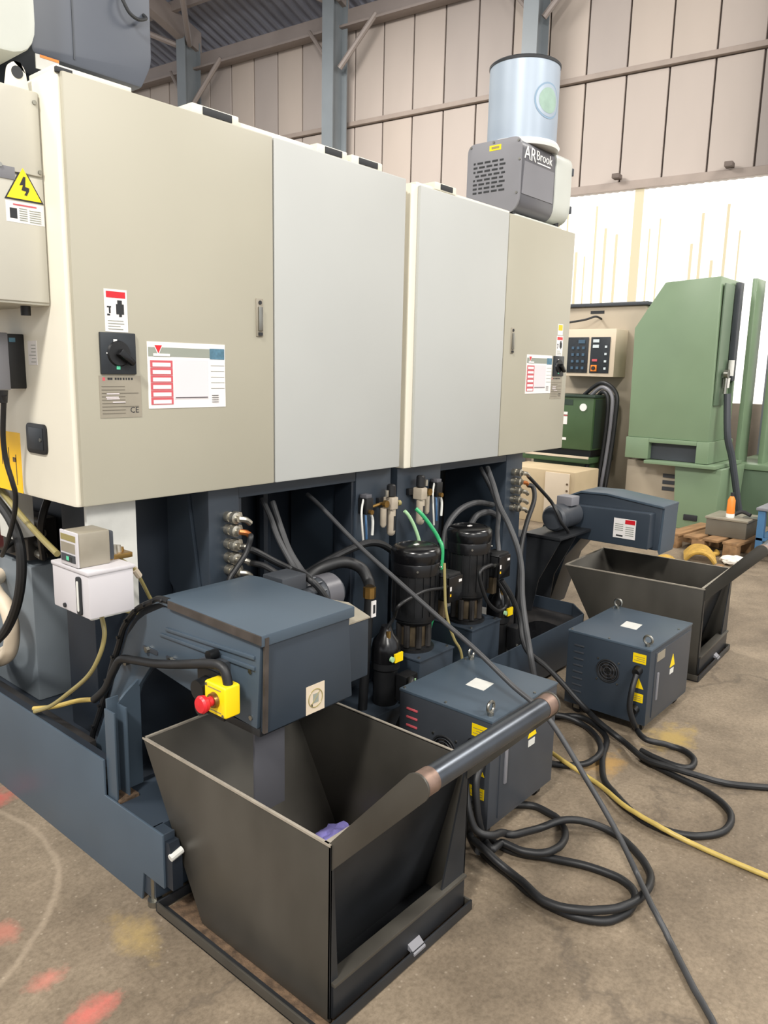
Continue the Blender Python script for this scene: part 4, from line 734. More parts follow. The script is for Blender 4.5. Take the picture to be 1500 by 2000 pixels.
obj('front_plate', B(1.047, 1.053, 2.028, 2.127, 1.022, 1.124), 'lilac_white', ph, bev=.003)
marks(ph, 'print', 'x', 1.047, [('clear_tube', 2.036, 2.12, 1.096, 1.114), ('plate', 2.04, 2.12, 1.062, 1.090), ('slate', 2.04, 2.12, 1.034, 1.056), ('green_mark', 2.075, 2.09, 1.038, 1.050), ('print_black', 2.058, 2.073, 1.036, 1.050)], .0008)
obj('motor_end', B(1.150, 1.166, 2.036, 2.12, 1.028, 1.115), 'slate', ph, bev=.006)
for i, (x, z, m_) in enumerate(((1.175, 1.05, 'steel'), (1.192, 1.06, 'fitting'), (1.21, 1.055, 'fitting'), (1.225, 1.045, 'brass'))):
    obj('valve_fitting', MB().cone((x, 2.07 + .01 * i, 1.018), (x, 2.07 + .01 * i, z), .011, .008, 8), m_, lu)
obj('distributor_block', B(1.165, 1.24, 2.06, 2.11, 1.018, 1.034), 'brass', lu, bev=.002)
cable('oil_line', 'oil line with pale sleeve from lubricator fittings to the machine', 'm3', .006, 'clear_tube', 'tube')
obj('line_sleeve', MB().tube([(1.284, 2.128, .958), (1.306, 2.138, .93)], .011, 10), 'panel_beige', bpy.data.objects['oil_line'])
cable('oil_line', 'thin amber drain tube hanging under the white lubricator', 'm1', .007, 'clear_tube', 'tube')
cable('oil_line', 'short yellow tube lying from the tank rim to the conveyor conduit', 'm2', .008, 'yellow_hose', 'tube')

# ================================================================== chip conveyors
cv = thing('chip_conveyor', 'navy chip conveyor head with yellow emergency stop over the near bin', 'conveyor', (1.42, 2.1, .26))
yz = [(1.49, .64), (1.470, .908), (1.877, .916), (1.93, .912), (1.971, .893), (2.03, .865), (2.073, .837), (2.137, .772), (2.172, .703), (2.219, .619), (2.266, .515), (2.326, .404), (2.366, .334), (2.385, .262), (2.15, .262), (2.143, .43), (2.06, .60), (1.985, .685), (1.75, .655)]
obj('conveyor_body', MB().prism(yz, 'x', 1.262, 1.585), 'navy_dark', cv, bev=.004)  # darker than the plates: shade under the head put into the colour
obj('side_plate', MB().prism([(1.492, .642), (1.474, .89), (1.87, .897), (1.914, 0.89), (1.955, 0.871), (2.014, 0.843), (2.057, 0.815), (2.121, 0.75), (2.156, 0.681), (2.203, 0.597), (2.25, 0.493), (2.31, 0.382), (2.35, 0.312), (2.365, .264), (2.152, .264), (2.146, .43), (2.063, .60), (1.99, .685), (1.75, .657)], 'x', 1.246, 1.263), 'navy_lit', cv, bev=.003, label='blue side plate of the conveyor')
obj('top_cover', MB().prism([(1.460, .882), (1.460, .914), (1.88, .922), (1.935, .917), (1.978, .898), (1.972, .884), (1.925, .900), (1.875, .898)], 'x', 1.238, 1.592), 'navy_lit', cv, bev=.003, label='folded blue top cover')
fr = obj('front_panel', MB().prism([(1.255, .632), (1.262, .910), (1.575, .912), (1.595, .632)], 'y', 1.468, 1.488), 'navy', cv, bev=.004)
for a, b_ in ((1.30, 1.36), (1.46, 1.52)): obj('weld_seam', B(a, b_, 1.463, 1.472, .896, .906), 'weld', fr)
obj('cover_lip', MB().prism([(1.4605, .888), (1.4605, .9125), (1.875, .9195), (1.875, .897)], 'x', 1.2345, 1.2385), 'cover_edge', cv)
obj('corner_seam', MB().prism([(1.4655, .636), (1.458, .905), (1.466, .905), (1.4735, .636)], 'x', 1.249, 1.262), 'cover_edge', cv)
st = obj('warning_sticker', B(1.404, 1.476, 1.4665, 1.4685, .634, .718), 'panel_beige', fr, smooth=False, label='pale sticker with a round prohibition sign')
obj('prohibition_ring', MB().torus((1.440, 1.467, .676), .027, .002, 'y', 28, 6), 'clear_tube', st)
obj('prohibition_bar', MB().tube([(1.422, 1.467, .657), (1.458, 1.467, .695)], .002, 6), 'clear_tube', st)
marks(st, 'print', 'y', 1.4665, [('print_grey', 1.43, 1.452, .662, .69), ('print_black', 1.422, 1.428, .654, .662)], .0006)
gs = MB()
gp = [(1.88, .915)] + [(1.93, .912), (1.971, .893), (2.03, .865), (2.073, .837), (2.137, .772), (2.172, .703), (2.219, .619), (2.266, .515), (2.326, .404), (2.366, .334)] + [(2.38, .28)]
gs.tube([(1.244, a, b_) for a, b_ in gp], .010, 8)
gk = obj('edge_gasket', gs, 'rubber', cv)
for i, (a, b_) in enumerate(gp[:-1]):
    a2, b2 = gp[i + 1]; obj('bolt', MB().cone((1.228, (a + a2) / 2, (b_ + b2) / 2), (1.24, (a + a2) / 2, (b_ + b2) / 2), .006, n=6), 'black', gk)
obj('stiffening_rib', MB().prism([(1.495, .838), (1.495, .848), (1.90, .830), (1.90, .820)], 'x', 1.240, 1.248), 'navy_lit', cv, bev=.002)
obj('stiffening_rib', MB().prism([(1.495, .808), (1.495, .818), (1.93, .806), (1.93, .796)], 'x', 1.240, 1.248), 'navy_lit', cv, bev=.002)
for y in (1.99, 1.865):
    sl = obj('adjusting_slot', MB().prism(rounded([(y - .04, .728, .006), (y + .04, .728, .006), (y + .04, .742, .006), (y - .04, .742, .006)]), 'x', 1.243, 1.2475), 'slate', cv)
    obj('bolt', MB().cone((1.234, y + .01, .735), (1.245, y + .01, .735), .010, n=6), 'steel', sl)
for y, z in ((2.155, .655), (2.125, .66)): obj('bolt', MB().cone((1.234, y, z), (1.248, y, z), .011, n=6), 'steel', cv)
for y, z in ((1.515, .80), (1.515, .668)): obj('bolt', MB().cone((1.242, y, z), (1.248, y, z), .007, n=8), 'steel', cv)
sw = obj('switch_bracket', B(1.196, 1.25, 1.60, 1.675, .672, .808), 'slate', cv, bev=.004)
obj('bracket_plate', B(1.190, 1.197, 1.56, 1.675, .66, .79), 'black', sw, bev=.003)
obj('sensor', MB().cone((1.155, 1.63, .740), (1.195, 1.63, .740), .028, .032, 18), 'black', sw); obj('sensor', MB().cone((1.16, 1.63, .685), (1.195, 1.63, .685), .018, n=14), 'black', sw)
obj('knob', MB().cone((1.205, 1.645, .82), (1.235, 1.645, .82), .014, n=12), 'black', sw)
es = obj('emergency_stop_box', B(1.145, 1.196, 1.495, 1.583, .702, .788), 'yellow', cv, bev=.008, seg=3, label='yellow emergency stop box with red mushroom button')
obj('button_collar', MB().cone((1.134, 1.539, .745), (1.146, 1.539, .745), .019, .022, 20), 'brass', es)
obj('mushroom_button', MB().lathe((1.145, 1.539, .745), [(.013, -.005), (.013, -.022), (.022, -.03), (.024, -.042), (.020, -.048), (.0, -.05)], 24, 'x'), 'red', es)
marks(es, 'print', 'x', 1.145, [('clear_tube', 1.512, 1.566, .774, .777), ('clear_tube', 1.512, 1.566, .713, .716)], .0008)
obj('lid_screw', MB().cone((1.143, 1.505, .71), (1.146, 1.505, .71), .004, n=8), 'steel', es); obj('lid_screw', MB().cone((1.143, 1.573, .78), (1.146, 1.573, .78), .004, n=8), 'steel', es)
lg = MB().box(1.130, 1.136, 2.020, 2.075, .262, .555).box(1.136, 1.176, 2.069, 2.075, .262, .585).box(1.170, 1.176, 2.020, 2.069, .262, .56)
obj('support_leg', lg, 'navy_lit', cv, bev=.001, label='blue folded channel leg')
obj('leg_foot', B(1.132, 1.20, 2.01, 2.075, .256, .268), 'dirt', cv, bev=.002)
obj('leg_bracket', MB().prism([(1.172, .262), (1.25, .262), (1.25, .62), (1.20, .585), (1.172, .56)], 'y', 2.066, 2.076), 'navy_lit', cv)
obj('discharge_chute', B(1.288, 1.400, 1.552, 1.560, .34, .66), 'grey_unit_dark', cv, bev=.002)
obj('bottom_flange', B(1.25, 1.585, 1.485, 1.74, .618, .642), 'mill_steel_dark', cv, bev=.004)
sbx = obj('gearbox_cover', MB().prism([(1.51, .650), (1.51, .836), (1.60, .862), (1.74, .850), (1.74, .650)], 'x', 1.598, 1.712), 'navy', cv, bev=.005)
obj('cover_top', MB().prism([(1.508, .838), (1.508, .842), (1.60, .868), (1.742, .856), (1.742, .850), (1.60, .862)], 'x', 1.594, 1.716), 'plate', sbx)  # paler than the navy box: light on its top put into the colour
mo = obj('gear_motor', MB().lathe((1.60, 1.90, .795), [(.05, 0), (.05, .04), (.062, .05), (.062, .26), (.066, .27), (.066, .34), (.055, .36), (.0, .362)], 30, 'x'), 'slate', cv)
for i in range(12):
    a = i / 12 * 2 * math.pi
    obj('cooling_fin', MB().cone((1.66, 1.90 + .066 * math.cos(a), .795 + .066 * math.sin(a)), (1.86, 1.90 + .066 * math.cos(a), .795 + .066 * math.sin(a)), .005, n=6), 'slate', mo)
obj('motor_terminal_box', B(1.66, 1.77, 1.85, 1.95, .85, .905), 'slate', mo, bev=.005)
obj('fan_cowl', MB().lathe((1.87, 1.90, .795), [(.070, 0), (.070, .07), (.064, .075), (.0, .076)], 30, 'x'), 'grey_unit_dark', mo)
cable('conduit', 'black ribbed conduit along the side of the near conveyor', 'cond', .013, 'rubber', 'conduit', n=12)

# far conveyor: seen from its cover side
c2 = thing('chip_conveyor', 'navy chip conveyor with red and white sticker behind the far bin', 'conveyor', (4.5, 2.0, 0))
p2 = [(1.62, .585), (1.61, .845), (1.95, .880), (2.12, .875), (2.24, .82), (2.34, .70), (2.42, .52), (2.55, .10), (2.30, .10), (2.20, .45), (2.10, .585)]
obj('conveyor_body', MB().prism(p2, 'x', 4.372, 4.60), 'navy', c2, bev=.006)
obj('top_cover', MB().prism([(1.60, .838), (1.60, .852), (1.95, .888), (2.12, .883), (2.25, .826), (2.24, .815), (2.12, .870), (1.95, .876)], 'x', 4.362, 4.61), 'navy_lit', c2, bev=.003)
sc2 = obj('side_cover', MB().prism(rounded([(1.645, .600, .01), (1.645, .812, .012), (2.20, .800, .02), (2.24, .60, .02)]), 'x', 4.290, 4.375), 'navy', c2, bev=.006)
stk = obj('warning_sticker', B(4.2885, 4.291, 1.725, 1.86, .645, .762), 'paper', sc2, smooth=False, label='white sticker with red corner on the cover')
marks(stk, 'print', 'x', 4.2885, [('red', 1.73, 1.79, .733, .758)] + [('print_grey', 1.735, 1.785, .665 + .012 * i, .669 + .012 * i) for i in range(5)] + [('print_grey', 1.80, 1.85, .69 + .012 * i, .694 + .012 * i) for i in range(4)] + [('print_black', 1.80, 1.84, .655, .664)], .001)
obj('end_flap', MB().prism([(1.600, .845), (1.606, .60), (1.612, .56), (1.622, .58), (1.622, .845)], 'x', 4.385, 4.60), 'navy_lit', c2)
obj('support_leg', B(4.50, 4.56, 2.32, 2.38, 0, .6), 'navy', c2, bev=.003)
mo2 = obj('gear_motor', MB().lathe((4.28, 2.12, .755), [(.05, 0), (.075, -.02), (.075, -.16), (.07, -.19), (.0, -.192)], 28, 'x'), 'slate', c2)
obj('fan_cowl', MB().lathe((4.085, 2.12, .755), [(.078, 0), (.078, -.05), (.066, -.066), (.0, -.068)], 28, 'x'), 'slate', mo2)
obj('motor_terminal_box', B(4.13, 4.23, 2.06, 2.16, .82, .875), 'grey_unit', mo2, bev=.006)
mbk = obj('motor_bracket', B(3.90, 4.29, 2.00, 2.24, .655, .672), 'mill_steel_dark', c2, bev=.003)
obj('bracket_web', MB().prism([(2.00, .66), (2.24, .66), (2.24, .205), (2.165, .205), (2.13, .40)], 'x', 3.91, 3.918), 'mill_steel_dark', mbk)
obj('bracket_web', MB().prism([(2.00, .66), (2.24, .66), (2.24, .15), (2.16, .15), (2.13, .40)], 'x', 4.10, 4.108), 'mill_steel_dark', mbk)
obj('bracket_post', B(3.80, 4.005, 2.22, 2.34, .199, .66), 'navy_dark', mbk, bev=.004)

# ================================================================== chip bins
def bin_(lbl, loc, rz):
    b = thing('chip_bin', lbl, 'bin', loc, rz, group='tipping chip bins', local=True)
    W, L, H = .575, .79, .495      # x across, y from front (0) to back (L)
    t = .006
    side = [(0, .012), (0, H), (L, H), (L - .275, .012)]
    obj('side_wall', MB().prism(side, 'x', 0, t), 'mill_steel', b, bev=.001)
    obj('side_wall', MB().prism(side, 'x', W - t, W), 'mill_steel', b, bev=.001)
    obj('front_wall', MB().prism([(.14, .018), (.14 + t, .018), (.014 + t, H), (.014, H)], 'x', t, W - t), 'mill_steel_dark', b)
    obj('back_wall', MB().prism([(L - .275, .012), (L, H), (L - t, H), (L - .275 - t, .018)], 'x', t, W - t), 'mill_steel', b)
    obj('bin_floor', B(t, W - t, .03, L - .275, .012, .019), 'mill_steel_dark', b)
    for x0 in (-.002, W - .006): obj('rim', B(x0, x0 + .008, 0, L, H - .004, H + .002), 'rim_steel', b)
    obj('rim', B(0, W, L - .008, L, H - .004, H + .002), 'rim_steel', b); obj('rim', B(0, W, .008, .022, H - .004, H + .002), 'rim_steel', b)
    for x0 in (0.0, W - .12):
        obj('front_gusset', MB()._add([(x0, 0, .02), (x0 + .03, 0, .02), (x0 + .03, 0, .10), (x0 + .008, 0, H), (x0, 0, H), (x0, .006, .02), (x0 + .03, .006, .02), (x0 + .03, .006, .10), (x0 + .008, .006, H), (x0, .006, H)] if x0 == 0 else
            [(x0, 0, .06), (W, 0, .06), (W, 0, H), (W - .008, 0, H), (x0, 0, .10), (x0, .006, .06), (W, .006, .06), (W, .006, H), (W - .008, .006, H), (x0, .006, .10)],
            [(0, 1, 2, 3, 4), (9, 8, 7, 6, 5)] + [(i, (i + 1) % 5, 5 + (i + 1) % 5, 5 + i) for i in range(5)]), 'mill_steel_dark', b)
    obj('kick_plate', B(.008, W - .008, -.006, .004, .020, .118), 'mill_steel_dark', b, bev=.001)
    obj('kick_lip', B(.006, W - .006, -.012, .030, .112, .122), 'mill_steel', b, bev=.001)
    obj('catch', MB().prism([(-.002, .052), (-.030, .030), (-.030, .024), (.0, .034)], 'x', .30, .35), 'grey_unit', b)
    # skid frame
    sk = obj('skid_rail', B(-.055, -.049, -.02, L - .13, .004, .035), 'mill_steel', b, bev=.001)
    obj('skid_flange', B(-.055, -.02, -.02, L - .13, .003, .007), 'mill_steel_dark', sk)
    obj('skid_tray', B(-.05, W + .01, -.018, L - .14, .002, .006), 'dirt', b)
    obj('skid_rail', B(W + .004, W + .010, -.02, L - .13, .004, .035), 'mill_steel', b, bev=.001)
    obj('skid_rail', B(-.055, W + .01, -.026, -.02, .004, .035), 'mill_steel_dark', b, bev=.001)
    obj('skid_rail', B(-.055, W + .01, L - .13, L - .124, .004, .035), 'mill_steel_dark', b, bev=.001)
    obj('pivot', B(.12, .16, .05, .30, .003, .013), 'mill_steel_dark', b); obj('pivot', B(W - .16, W - .12, .05, .30, .003, .013), 'mill_steel_dark', b)
    for x0 in (.003, W - .009):
        arm = [(.012, .415), (.012, .492), (-.222, .763)] + [(-.246 + .031 * math.cos(q_ * math.pi / 9 + .75), .741 + .031 * math.sin(q_ * math.pi / 9 + .75)) for q_ in range(1, 9)] + [(-.268, .718)]
        obj('handle_arm', MB().prism(arm, 'x', x0, x0 + .006), 'mill_steel', b, bev=.001, label='flat steel arm welded to the bin front')
    hy, hz = -.246, .741
    obj('handle_tube', MB().cone((.009, hy, hz), (W - .009, hy, hz), .027, n=28), 'tube_steel', b, label='steel tube handle')
    obj('weld_ring', MB().cone((.0092, hy, hz), (.05, hy, hz), .0285, n=28), 'weld', b); obj('weld_ring', MB().cone((W - .05, hy, hz), (W - .0092, hy, hz), .0285, n=28), 'weld', b)
    return b
bin_('open dark steel chip bin holding the purple rag, tube handle in front', (1.170, 1.138, 0), 0)
bin_('open dark steel chip bin beside the stabiliser with the round fan', (4.066, 1.235, 0), math.radians(3))
rg = bmesh.new(); bmesh.ops.create_icosphere(rg, subdivisions=4, radius=.062)
from mathutils import noise as mn
for v in rg.verts:
    n_ = mn.fractal(v.co * 28, 1.0, 2.0, 4); v.co *= 1 + .35 * n_; v.co.z *= .75
mb = MB(); mb.bm.free(); mb.bm = rg
bmesh.ops.translate(rg, vec=(1.650, 1.580, .0165 - min(v.co.z for v in rg.verts)), verts=rg.verts)
obj('crumpled_rag', mb, 'rag_purple', None, origin=(1.650, 1.580, .02), label='crumpled purple rag at the bottom of the near bin', cat='rag')

# ================================================================== voltage stabiliser boxes
def stab(lbl, x0, x1, y0, y1, z1, first, scr):
    s = thing('voltage_stabilizer', lbl, 'stabilizer', ((x0 + x1) / 2, (y0 + y1) / 2, 0), group='voltage stabilizers on the floor')
    z0 = .055
    bd = obj('housing', B(x0, x1, y0, y1, z0, z1 - .008), 'slate' if first else 'navy', s, bev=.004)
    tp = obj('top_panel', B(x0 - .002, x1 + .002, y0 - .002, y1 + .002, z1 - .010, z1), 'navy_lit', s, bev=.002)
    obj('label', MB().prism([(x0 + .42 * (x1 - x0), y0 + .40 * (y1 - y0)), (x0 + .60 * (x1 - x0), y0 + .42 * (y1 - y0)), (x0 + .60 * (x1 - x0), y0 + .62 * (y1 - y0)), (x0 + .42 * (x1 - x0), y0 + .60 * (y1 - y0))], 'z', z1, z1 + .001), 'dirty_white', tp, smooth=False)
    for x, y in ((x0 + .012, y0 + .2), (x0 + .012, y1 - .012), (x1 - .05, y1 - .012), (x1 - .15, y0 + .012)): obj('screw', MB().cone((x, y, z1), (x, y, z1 + .004), .005, n=8), 'steel', tp)
    for x, y in ((x0 + .035, y0 + .03), (x1 - .035, y1 - .03)):
        e = obj('eye_bolt', MB().torus((x, y, z1 + .030), .019, .0055, 'y' if first else 'x'), 'steel', s)
        obj('eye_shank', MB().cone((x, y, z1), (x, y, z1 + .012), .011, n=10), 'steel', e)
    for i in range(8): obj('louvre', B(x0 - .004, x0 + .002, y1 - .085, y1 - .035, z1 - .07 - i * .032, z1 - .062 - i * .032), 'print_red' if scr and i < 4 else 'slate', bd, bev=.002)
    fy, fz, fr_ = y0 + .19, (z0 + z1) / 2 + .03, .052
    fn = obj('fan_guard', MB().torus((x0 - .002, fy, fz), fr_, .004, 'x', 28, 6), 'print_black', s)
    obj('fan_shroud', MB().cone((x0 - .002, fy, fz), (x0 + .001, fy, fz), fr_, n=28), 'black', fn)
    for r in (.018, .032, .044): obj('guard_ring', MB().torus((x0 - .005, fy, fz), r, .0015, 'x', 24, 5), 'slate', fn)
    for k in range(5):
        a = k * 2 * math.pi / 5; obj('fan_blade', MB().prism([(fy + .008 * math.cos(a), fz + .008 * math.sin(a)), (fy + .042 * math.cos(a - .3), fz + .042 * math.sin(a - .3)), (fy + .042 * math.cos(a + .4), fz + .042 * math.sin(a + .4))], 'x', x0 - .004, x0 - .0025), 'grime', fn, smooth=False)
    for a in (.785, 2.356, 3.927, 5.498): obj('screw', MB().cone((x0 - .005, fy + .07 * math.cos(a), fz + .07 * math.sin(a)), (x0, fy + .07 * math.cos(a), fz + .07 * math.sin(a)), .004, n=8), 'steel', fn)
    for zz, h in ((z1 - .052, .044), (z0 + .125, .040)):
        lb = obj('caution_label', B(x0 - .0015, x0, y0 + .018, y0 + .078, zz - h / 2, zz + h / 2), 'yellow', bd, smooth=False)
        marks(lb, 'print', 'x', x0 - .0015, [('clear_tube', y0 + .024, y0 + .072 - .012 * (i % 2), zz - .012 + i * .009, zz - .0095 + i * .009) for i in range(3)], .0005)
    wt = obj('warning_triangle', MB().prism([(y0 + .02, (z0 + z1) / 2 - .01), (y0 + .068, (z0 + z1) / 2 - .01), (y0 + .044, (z0 + z1) / 2 + .036)], 'x', x0 - .0015, x0), 'yellow', bd, smooth=False)
    gy = y0 + (.072 if first else .05)
    g = obj('cable_gland', MB().cone((x0, gy, z1 - .105), (x0 - .03, gy, z1 - .110), .022, .017, 14), 'black', s)
    g2 = obj('cable_gland', MB().cone((x0, y0 + .05, z0 + .07), (x0 - .025, y0 + .05, z0 + .065), .022, .017, 14), 'black', s)
    dr = obj('front_door', B(x0 + .06, x1 - .012, y0 - .004, y0 + .002, z0 + .02, z1 - .03), 'slate', s, bev=.002)
    obj('maker_plate', B(x0 + .07, x0 + .16, y0 - .0055, y0 - .003, z1 - .075, z1 - .035), 'plate', dr, smooth=False)
    obj('door_handle', B(x0 + .085, x0 + .10, y0 - .010, y0 - .003, z1 - .26, z1 - .13), 'grey_unit', dr, bev=.002)
    xt = x0 + .24
    tr_ = obj('warning_triangle', MB().prism([(xt, z1 - .15), (xt + .06, z1 - .15), (xt + .03, z1 - .09)], 'y', y0 - .0055, y0 - .003), 'yellow', dr, smooth=False)
    obj('warning_note', B(xt + .005, xt + .05, y0 - .0055, y0 - .003, z1 - .185, z1 - .16), 'dirty_white', dr, smooth=False)
    for x, y in ((x0 + .05, y0 + .05), (x1 - .05, y0 + .05), (x0 + .05, y1 - .05), (x1 - .05, y1 - .05)):
        cs = obj('castor', MB().cone((x - .012, y, .026), (x + .012, y, .026), .026, n=18), 'black', s)
        obj('castor_fork', MB().box(x - .018, x - .013, y - .015, y + .015, .022, .058).box(x + .013, x + .018, y - .015, y + .015, .022, .058), 'steel', cs)
    return s
stab('navy voltage stabilizer with red-smeared louvres behind the near bin handle', 2.055, 2.505, 1.258, 1.655, .456, True, True)
stab('navy voltage stabilizer with a round fan on its side, beside the far bin', 3.200, 3.712, 1.172, 1.568, .414, False, False)

# ================================================================== air preparation units
def frl(lbl, x, z, flip):
    u = thing('air_service_unit', lbl, 'air unit', (x, BY, z - .14), group=None)
    d = -1 if flip else 1
    obj('mount_bracket', B(x - .05, x + .05, BY - .02, BY, z - .01, z + .02), 'black', u, bev=.003)
    rg_ = obj('regulator_body', B(x - .022, x + .022, BY - .07, BY - .018, z - .03, z + .025), 'air_unit', u, bev=.006)
    obj('regulator_knob', MB().lathe((x, BY - .045, z + .025), [(.018, 0), (.022, .006), (.020, .05), (.014, .056), (.0, .057)], 18), 'black', rg_)
    obj('silencer', MB().cone((x - .035 * d, BY - .05, z + .03), (x - .035 * d, BY - .05, z + .058), .009, n=10), 'fitting', rg_)
    bw = obj('filter_bowl', MB().lathe((x + .004, BY - .045, z - .15), [(.010, 0), (.018, .008), (.020, .02), (.020, .12)], 18), 'air_unit', u)
    obj('bowl_window', B(x - .001, x + .009, BY - .0665, BY - .063, z - .125, z - .06), 'print_black', bw)
    lb = obj('lubricator_bowl', MB().lathe((x - .05 * d, BY - .045, z - .105), [(.008, 0), (.014, .01), (.014, .085)], 14), 'air_unit', u)
    obj('gauge', MB().cone((x - .05 * d, BY - .066, z + .0), (x - .05 * d, BY - .05, z + .0), .016, n=16), 'brass', u)
    sx = x - .145 * d
    sv = obj('solenoid_valve', B(sx - .022, sx + .022, BY - .05, BY, z - .035, z + .035), 'black', u, bev=.004)
    obj('valve_cap', B(sx - .018, sx + .018, BY - .045, BY - .005, z + .033, z + .05), 'grey_unit_dark', sv, bev=.003)
    obj('push_fitting', MB().cone((sx, BY - .065, z - .025), (sx, BY - .045, z - .025), .011, n=10), 'brass', sv)
    obj('blue_tube', MB().tube([(sx - .015, BY - .04, z - .035), (sx - .022, BY - .05, z - .08), (sx - .012, BY - .045, z - .15)], .005, 8), 'clear_blue', sv)
    obj('clear_tube', MB().tube([(sx + .02, BY - .04, z - .04), (sx + .026, BY - .045, z - .07), (sx + .024, BY - .045, z - .13)], .006, 8), 'dirty_white', sv)
    obj('white_tube', MB().tube([(sx - .02, BY - .03, z + .03), (sx - .042, BY - .04, z - .02), (sx - .04, BY - .045, z - .10), (sx - .025, BY - .04, z - .17)], .0045, 8), 'dirty_white', sv)
    obj('pipe', MB().tube([(x - .05 * d, BY - .035, z), (sx + .02 * d, BY - .03, z - .01)], .007, 8), 'brass', u)
    obj('elbow', MB().cone((x + .035, BY - .05, z - .008), (x + .055, BY - .05, z - .008), .013, n=12), 'clear_tube', u)
    return u
frl('pale air filter regulator with grey knob on the near machine post', 2.565, 1.02, False)
frl('air filter regulator with copper fitting on the far machine post', 2.775, 1.04, True)
cable('air_hose', 'pale green air hose running down behind the near pump cap', 'K1', .008, 'pale_green_hose', 'hose')
cable('air_hose', 'bright green air hose running down between the two pumps', 'K2', .009, 'green_hose', 'hose')

# ================================================================== cables and hoses
cable('power_cable', 'long thin grey cable slanting from the near machine down across the floor', 'A', .009, 'grey_rubber', 'cable', n=12)
cable('machine_cable', 'grey cable drooping from the near machine opening beside the couplings', 'B1', .011, 'grey_rubber')
cable('machine_cable', 'grey cable drooping from the near machine opening towards the gear motor', 'B2', .012, 'grey_rubber')
cable('coolant_hose', 'black hose arching from the gear motor to the near pump', 'C', .016, 'rubber', 'hose')
ho = cable('coolant_hose', 'thick black hose bending down to a brass fitting behind the conveyor', 'D', .023, 'rubber', 'hose', n=14)
HX, HY, HZ = PTS['D'][-1]
obj('brass_fitting', MB().cone((HX, HY, HZ + .008), (HX, HY, HZ - .035), .025, .025, 8), 'brass', ho)
obj('hose_tail', MB().cone((HX, HY, HZ - .03), (HX - .03, HY, .25), .019, n=12), 'black', ho)
obj('hose_tag', B(HX - .010, HX + .014, HY - .024, HY - .018, HZ - .11, HZ - .045), 'paper', ho, smooth=False)
obj('tag_mark', B(HX - .004, HX + .008, HY - .025, HY - .023, HZ - .095, HZ - .06), 'print_black', ho, smooth=False)
cable('hydraulic_hose', 'black hose from the near couplings over the gear motor', 'E1', .012, 'rubber', 'hose')
cable('hydraulic_hose', 'short black hose from the lower near couplings', 'E2', .011, 'rubber', 'hose')
cable('hydraulic_hose', 'black hose hanging straight down from the near couplings', 'F', .010, 'rubber', 'hose')
cable('machine_cable', 'thin grey cable hanging from the far machine opening to the pump box', 'G1', .012, 'grey_rubber')
cable('machine_cable', 'long grey cable hanging from the far machine opening down to the floor', 'G2', .014, 'grey_rubber')
cable('hydraulic_hose', 'black hose looping down from the far couplings', 'G3', .013, 'rubber', 'hose')
cable('motor_cable', 'black cable from the far couplings over the gear motor', 'G4', .010, 'rubber')
cable('power_cable', 'black cable from the pump between the tanks across the floor past the stabiliser', 'G5', .013, 'rubber')
cable('coolant_hose', 'black hose arching high over the rear pump', 'H1', .015, 'grey_rubber', 'hose')
cable('coolant_hose', 'black hose arching low over the rear pump cap', 'H2', .017, 'grey_rubber', 'hose')
cable('pump_cable', 'black cable loop hanging from the terminal box of the rear pump', 'I', .009, 'rubber')
cable('pump_cable', 'black cable from the near pump terminal box across the pump', 'J', .007, 'rubber')
cable('sight_tube', 'pale tube running down from the near pump terminal box', 'N', .006, 'clear_tube', 'tube')
cable('plug_cable', 'thin black cable hanging from the terminal unit over the yellow placard', 'l1', .008, 'rubber')
cable('supply_cable', 'thick black cable looping down beside the grey pedestal', 'l2', .017, 'rubber')
cable('oil_line', 'brown tube slanting behind the lubricator under the cabinet flank', 'l3', .010, 'clear_tube', 'tube')
cable('mains_cable', 'thick black cable in a wide loop on the floor from the near stabiliser', 'P1', .0128, 'rubber', group=None, n=12)
cable('mains_cable', 'thick black cable in the small inner loop beside the near stabiliser castor', 'P2', .0128, 'rubber', n=12)
cable('mains_cable', 'thick black cable in the lowest floor loop near the bin skid', 'P3', .0128, 'rubber', n=12)
cable('mains_cable', 'black cable from the stabiliser with the fan, curled into a small floor loop', 'Q1', .0128, 'rubber', n=12)
cable('mains_cable', 'black cable in a long floor loop between the stabilisers and the yellow hose', 'Q2', .0128, 'rubber', n=12)
cable('mains_cable', 'black cable curled on the floor between the two stabilisers', 'Q3', .0128, 'rubber', n=12)
cable('yellow_hose', 'yellow rubber hose trailing across the concrete floor', 'YH', .0092, 'yellow_hose', 'hose', n=12)

# ================================================================== mist collector on the far cabinet
mc = thing('mist_collector', 'grey box mist collector with a pale blue canister on the cabinet roof', 'mist collector', (3.85, 2.36, 2.372))
yzp = rounded([(2.20, 2.41, .08), (2.20, 2.765, .05), (2.515, 2.765, .05), (2.515, 2.39, .01)])
obj('fan_housing', MB().prism(yzp, 'x', 3.596, 3.955), 'grey_unit_dark', mc, bev=.003)
ep = obj('end_plate', MB().prism(rounded([(2.193, 2.405, .09), (2.193, 2.772, .05), (2.522, 2.772, .05), (2.522, 2.385, .01)]), 'x', 3.586, 3.597), 'grey_unit', mc, bev=.002)
sl = MB()
for r in range(8):
    y = 2.285 + (.012 if r % 2 else 0)
    while y < 2.475:
        wd_ = random.choice((.022, .034, .034)); sl.box(3.584, 3.5865, y, min(y + wd_, 2.48), 2.520 + r * .021, 2.529 + r * .021); y += wd_ + .012
obj('vent_slots', sl, 'print_black', ep, smooth=False, kind='stuff')
for y, z in ((2.21, 2.75), (2.50, 2.755), (2.21, 2.50), (2.20, 2.66), (2.36, 2.762)): obj('screw', MB().cone((3.581, y, z), (3.587, y, z), .006, n=8), 'steel', ep)
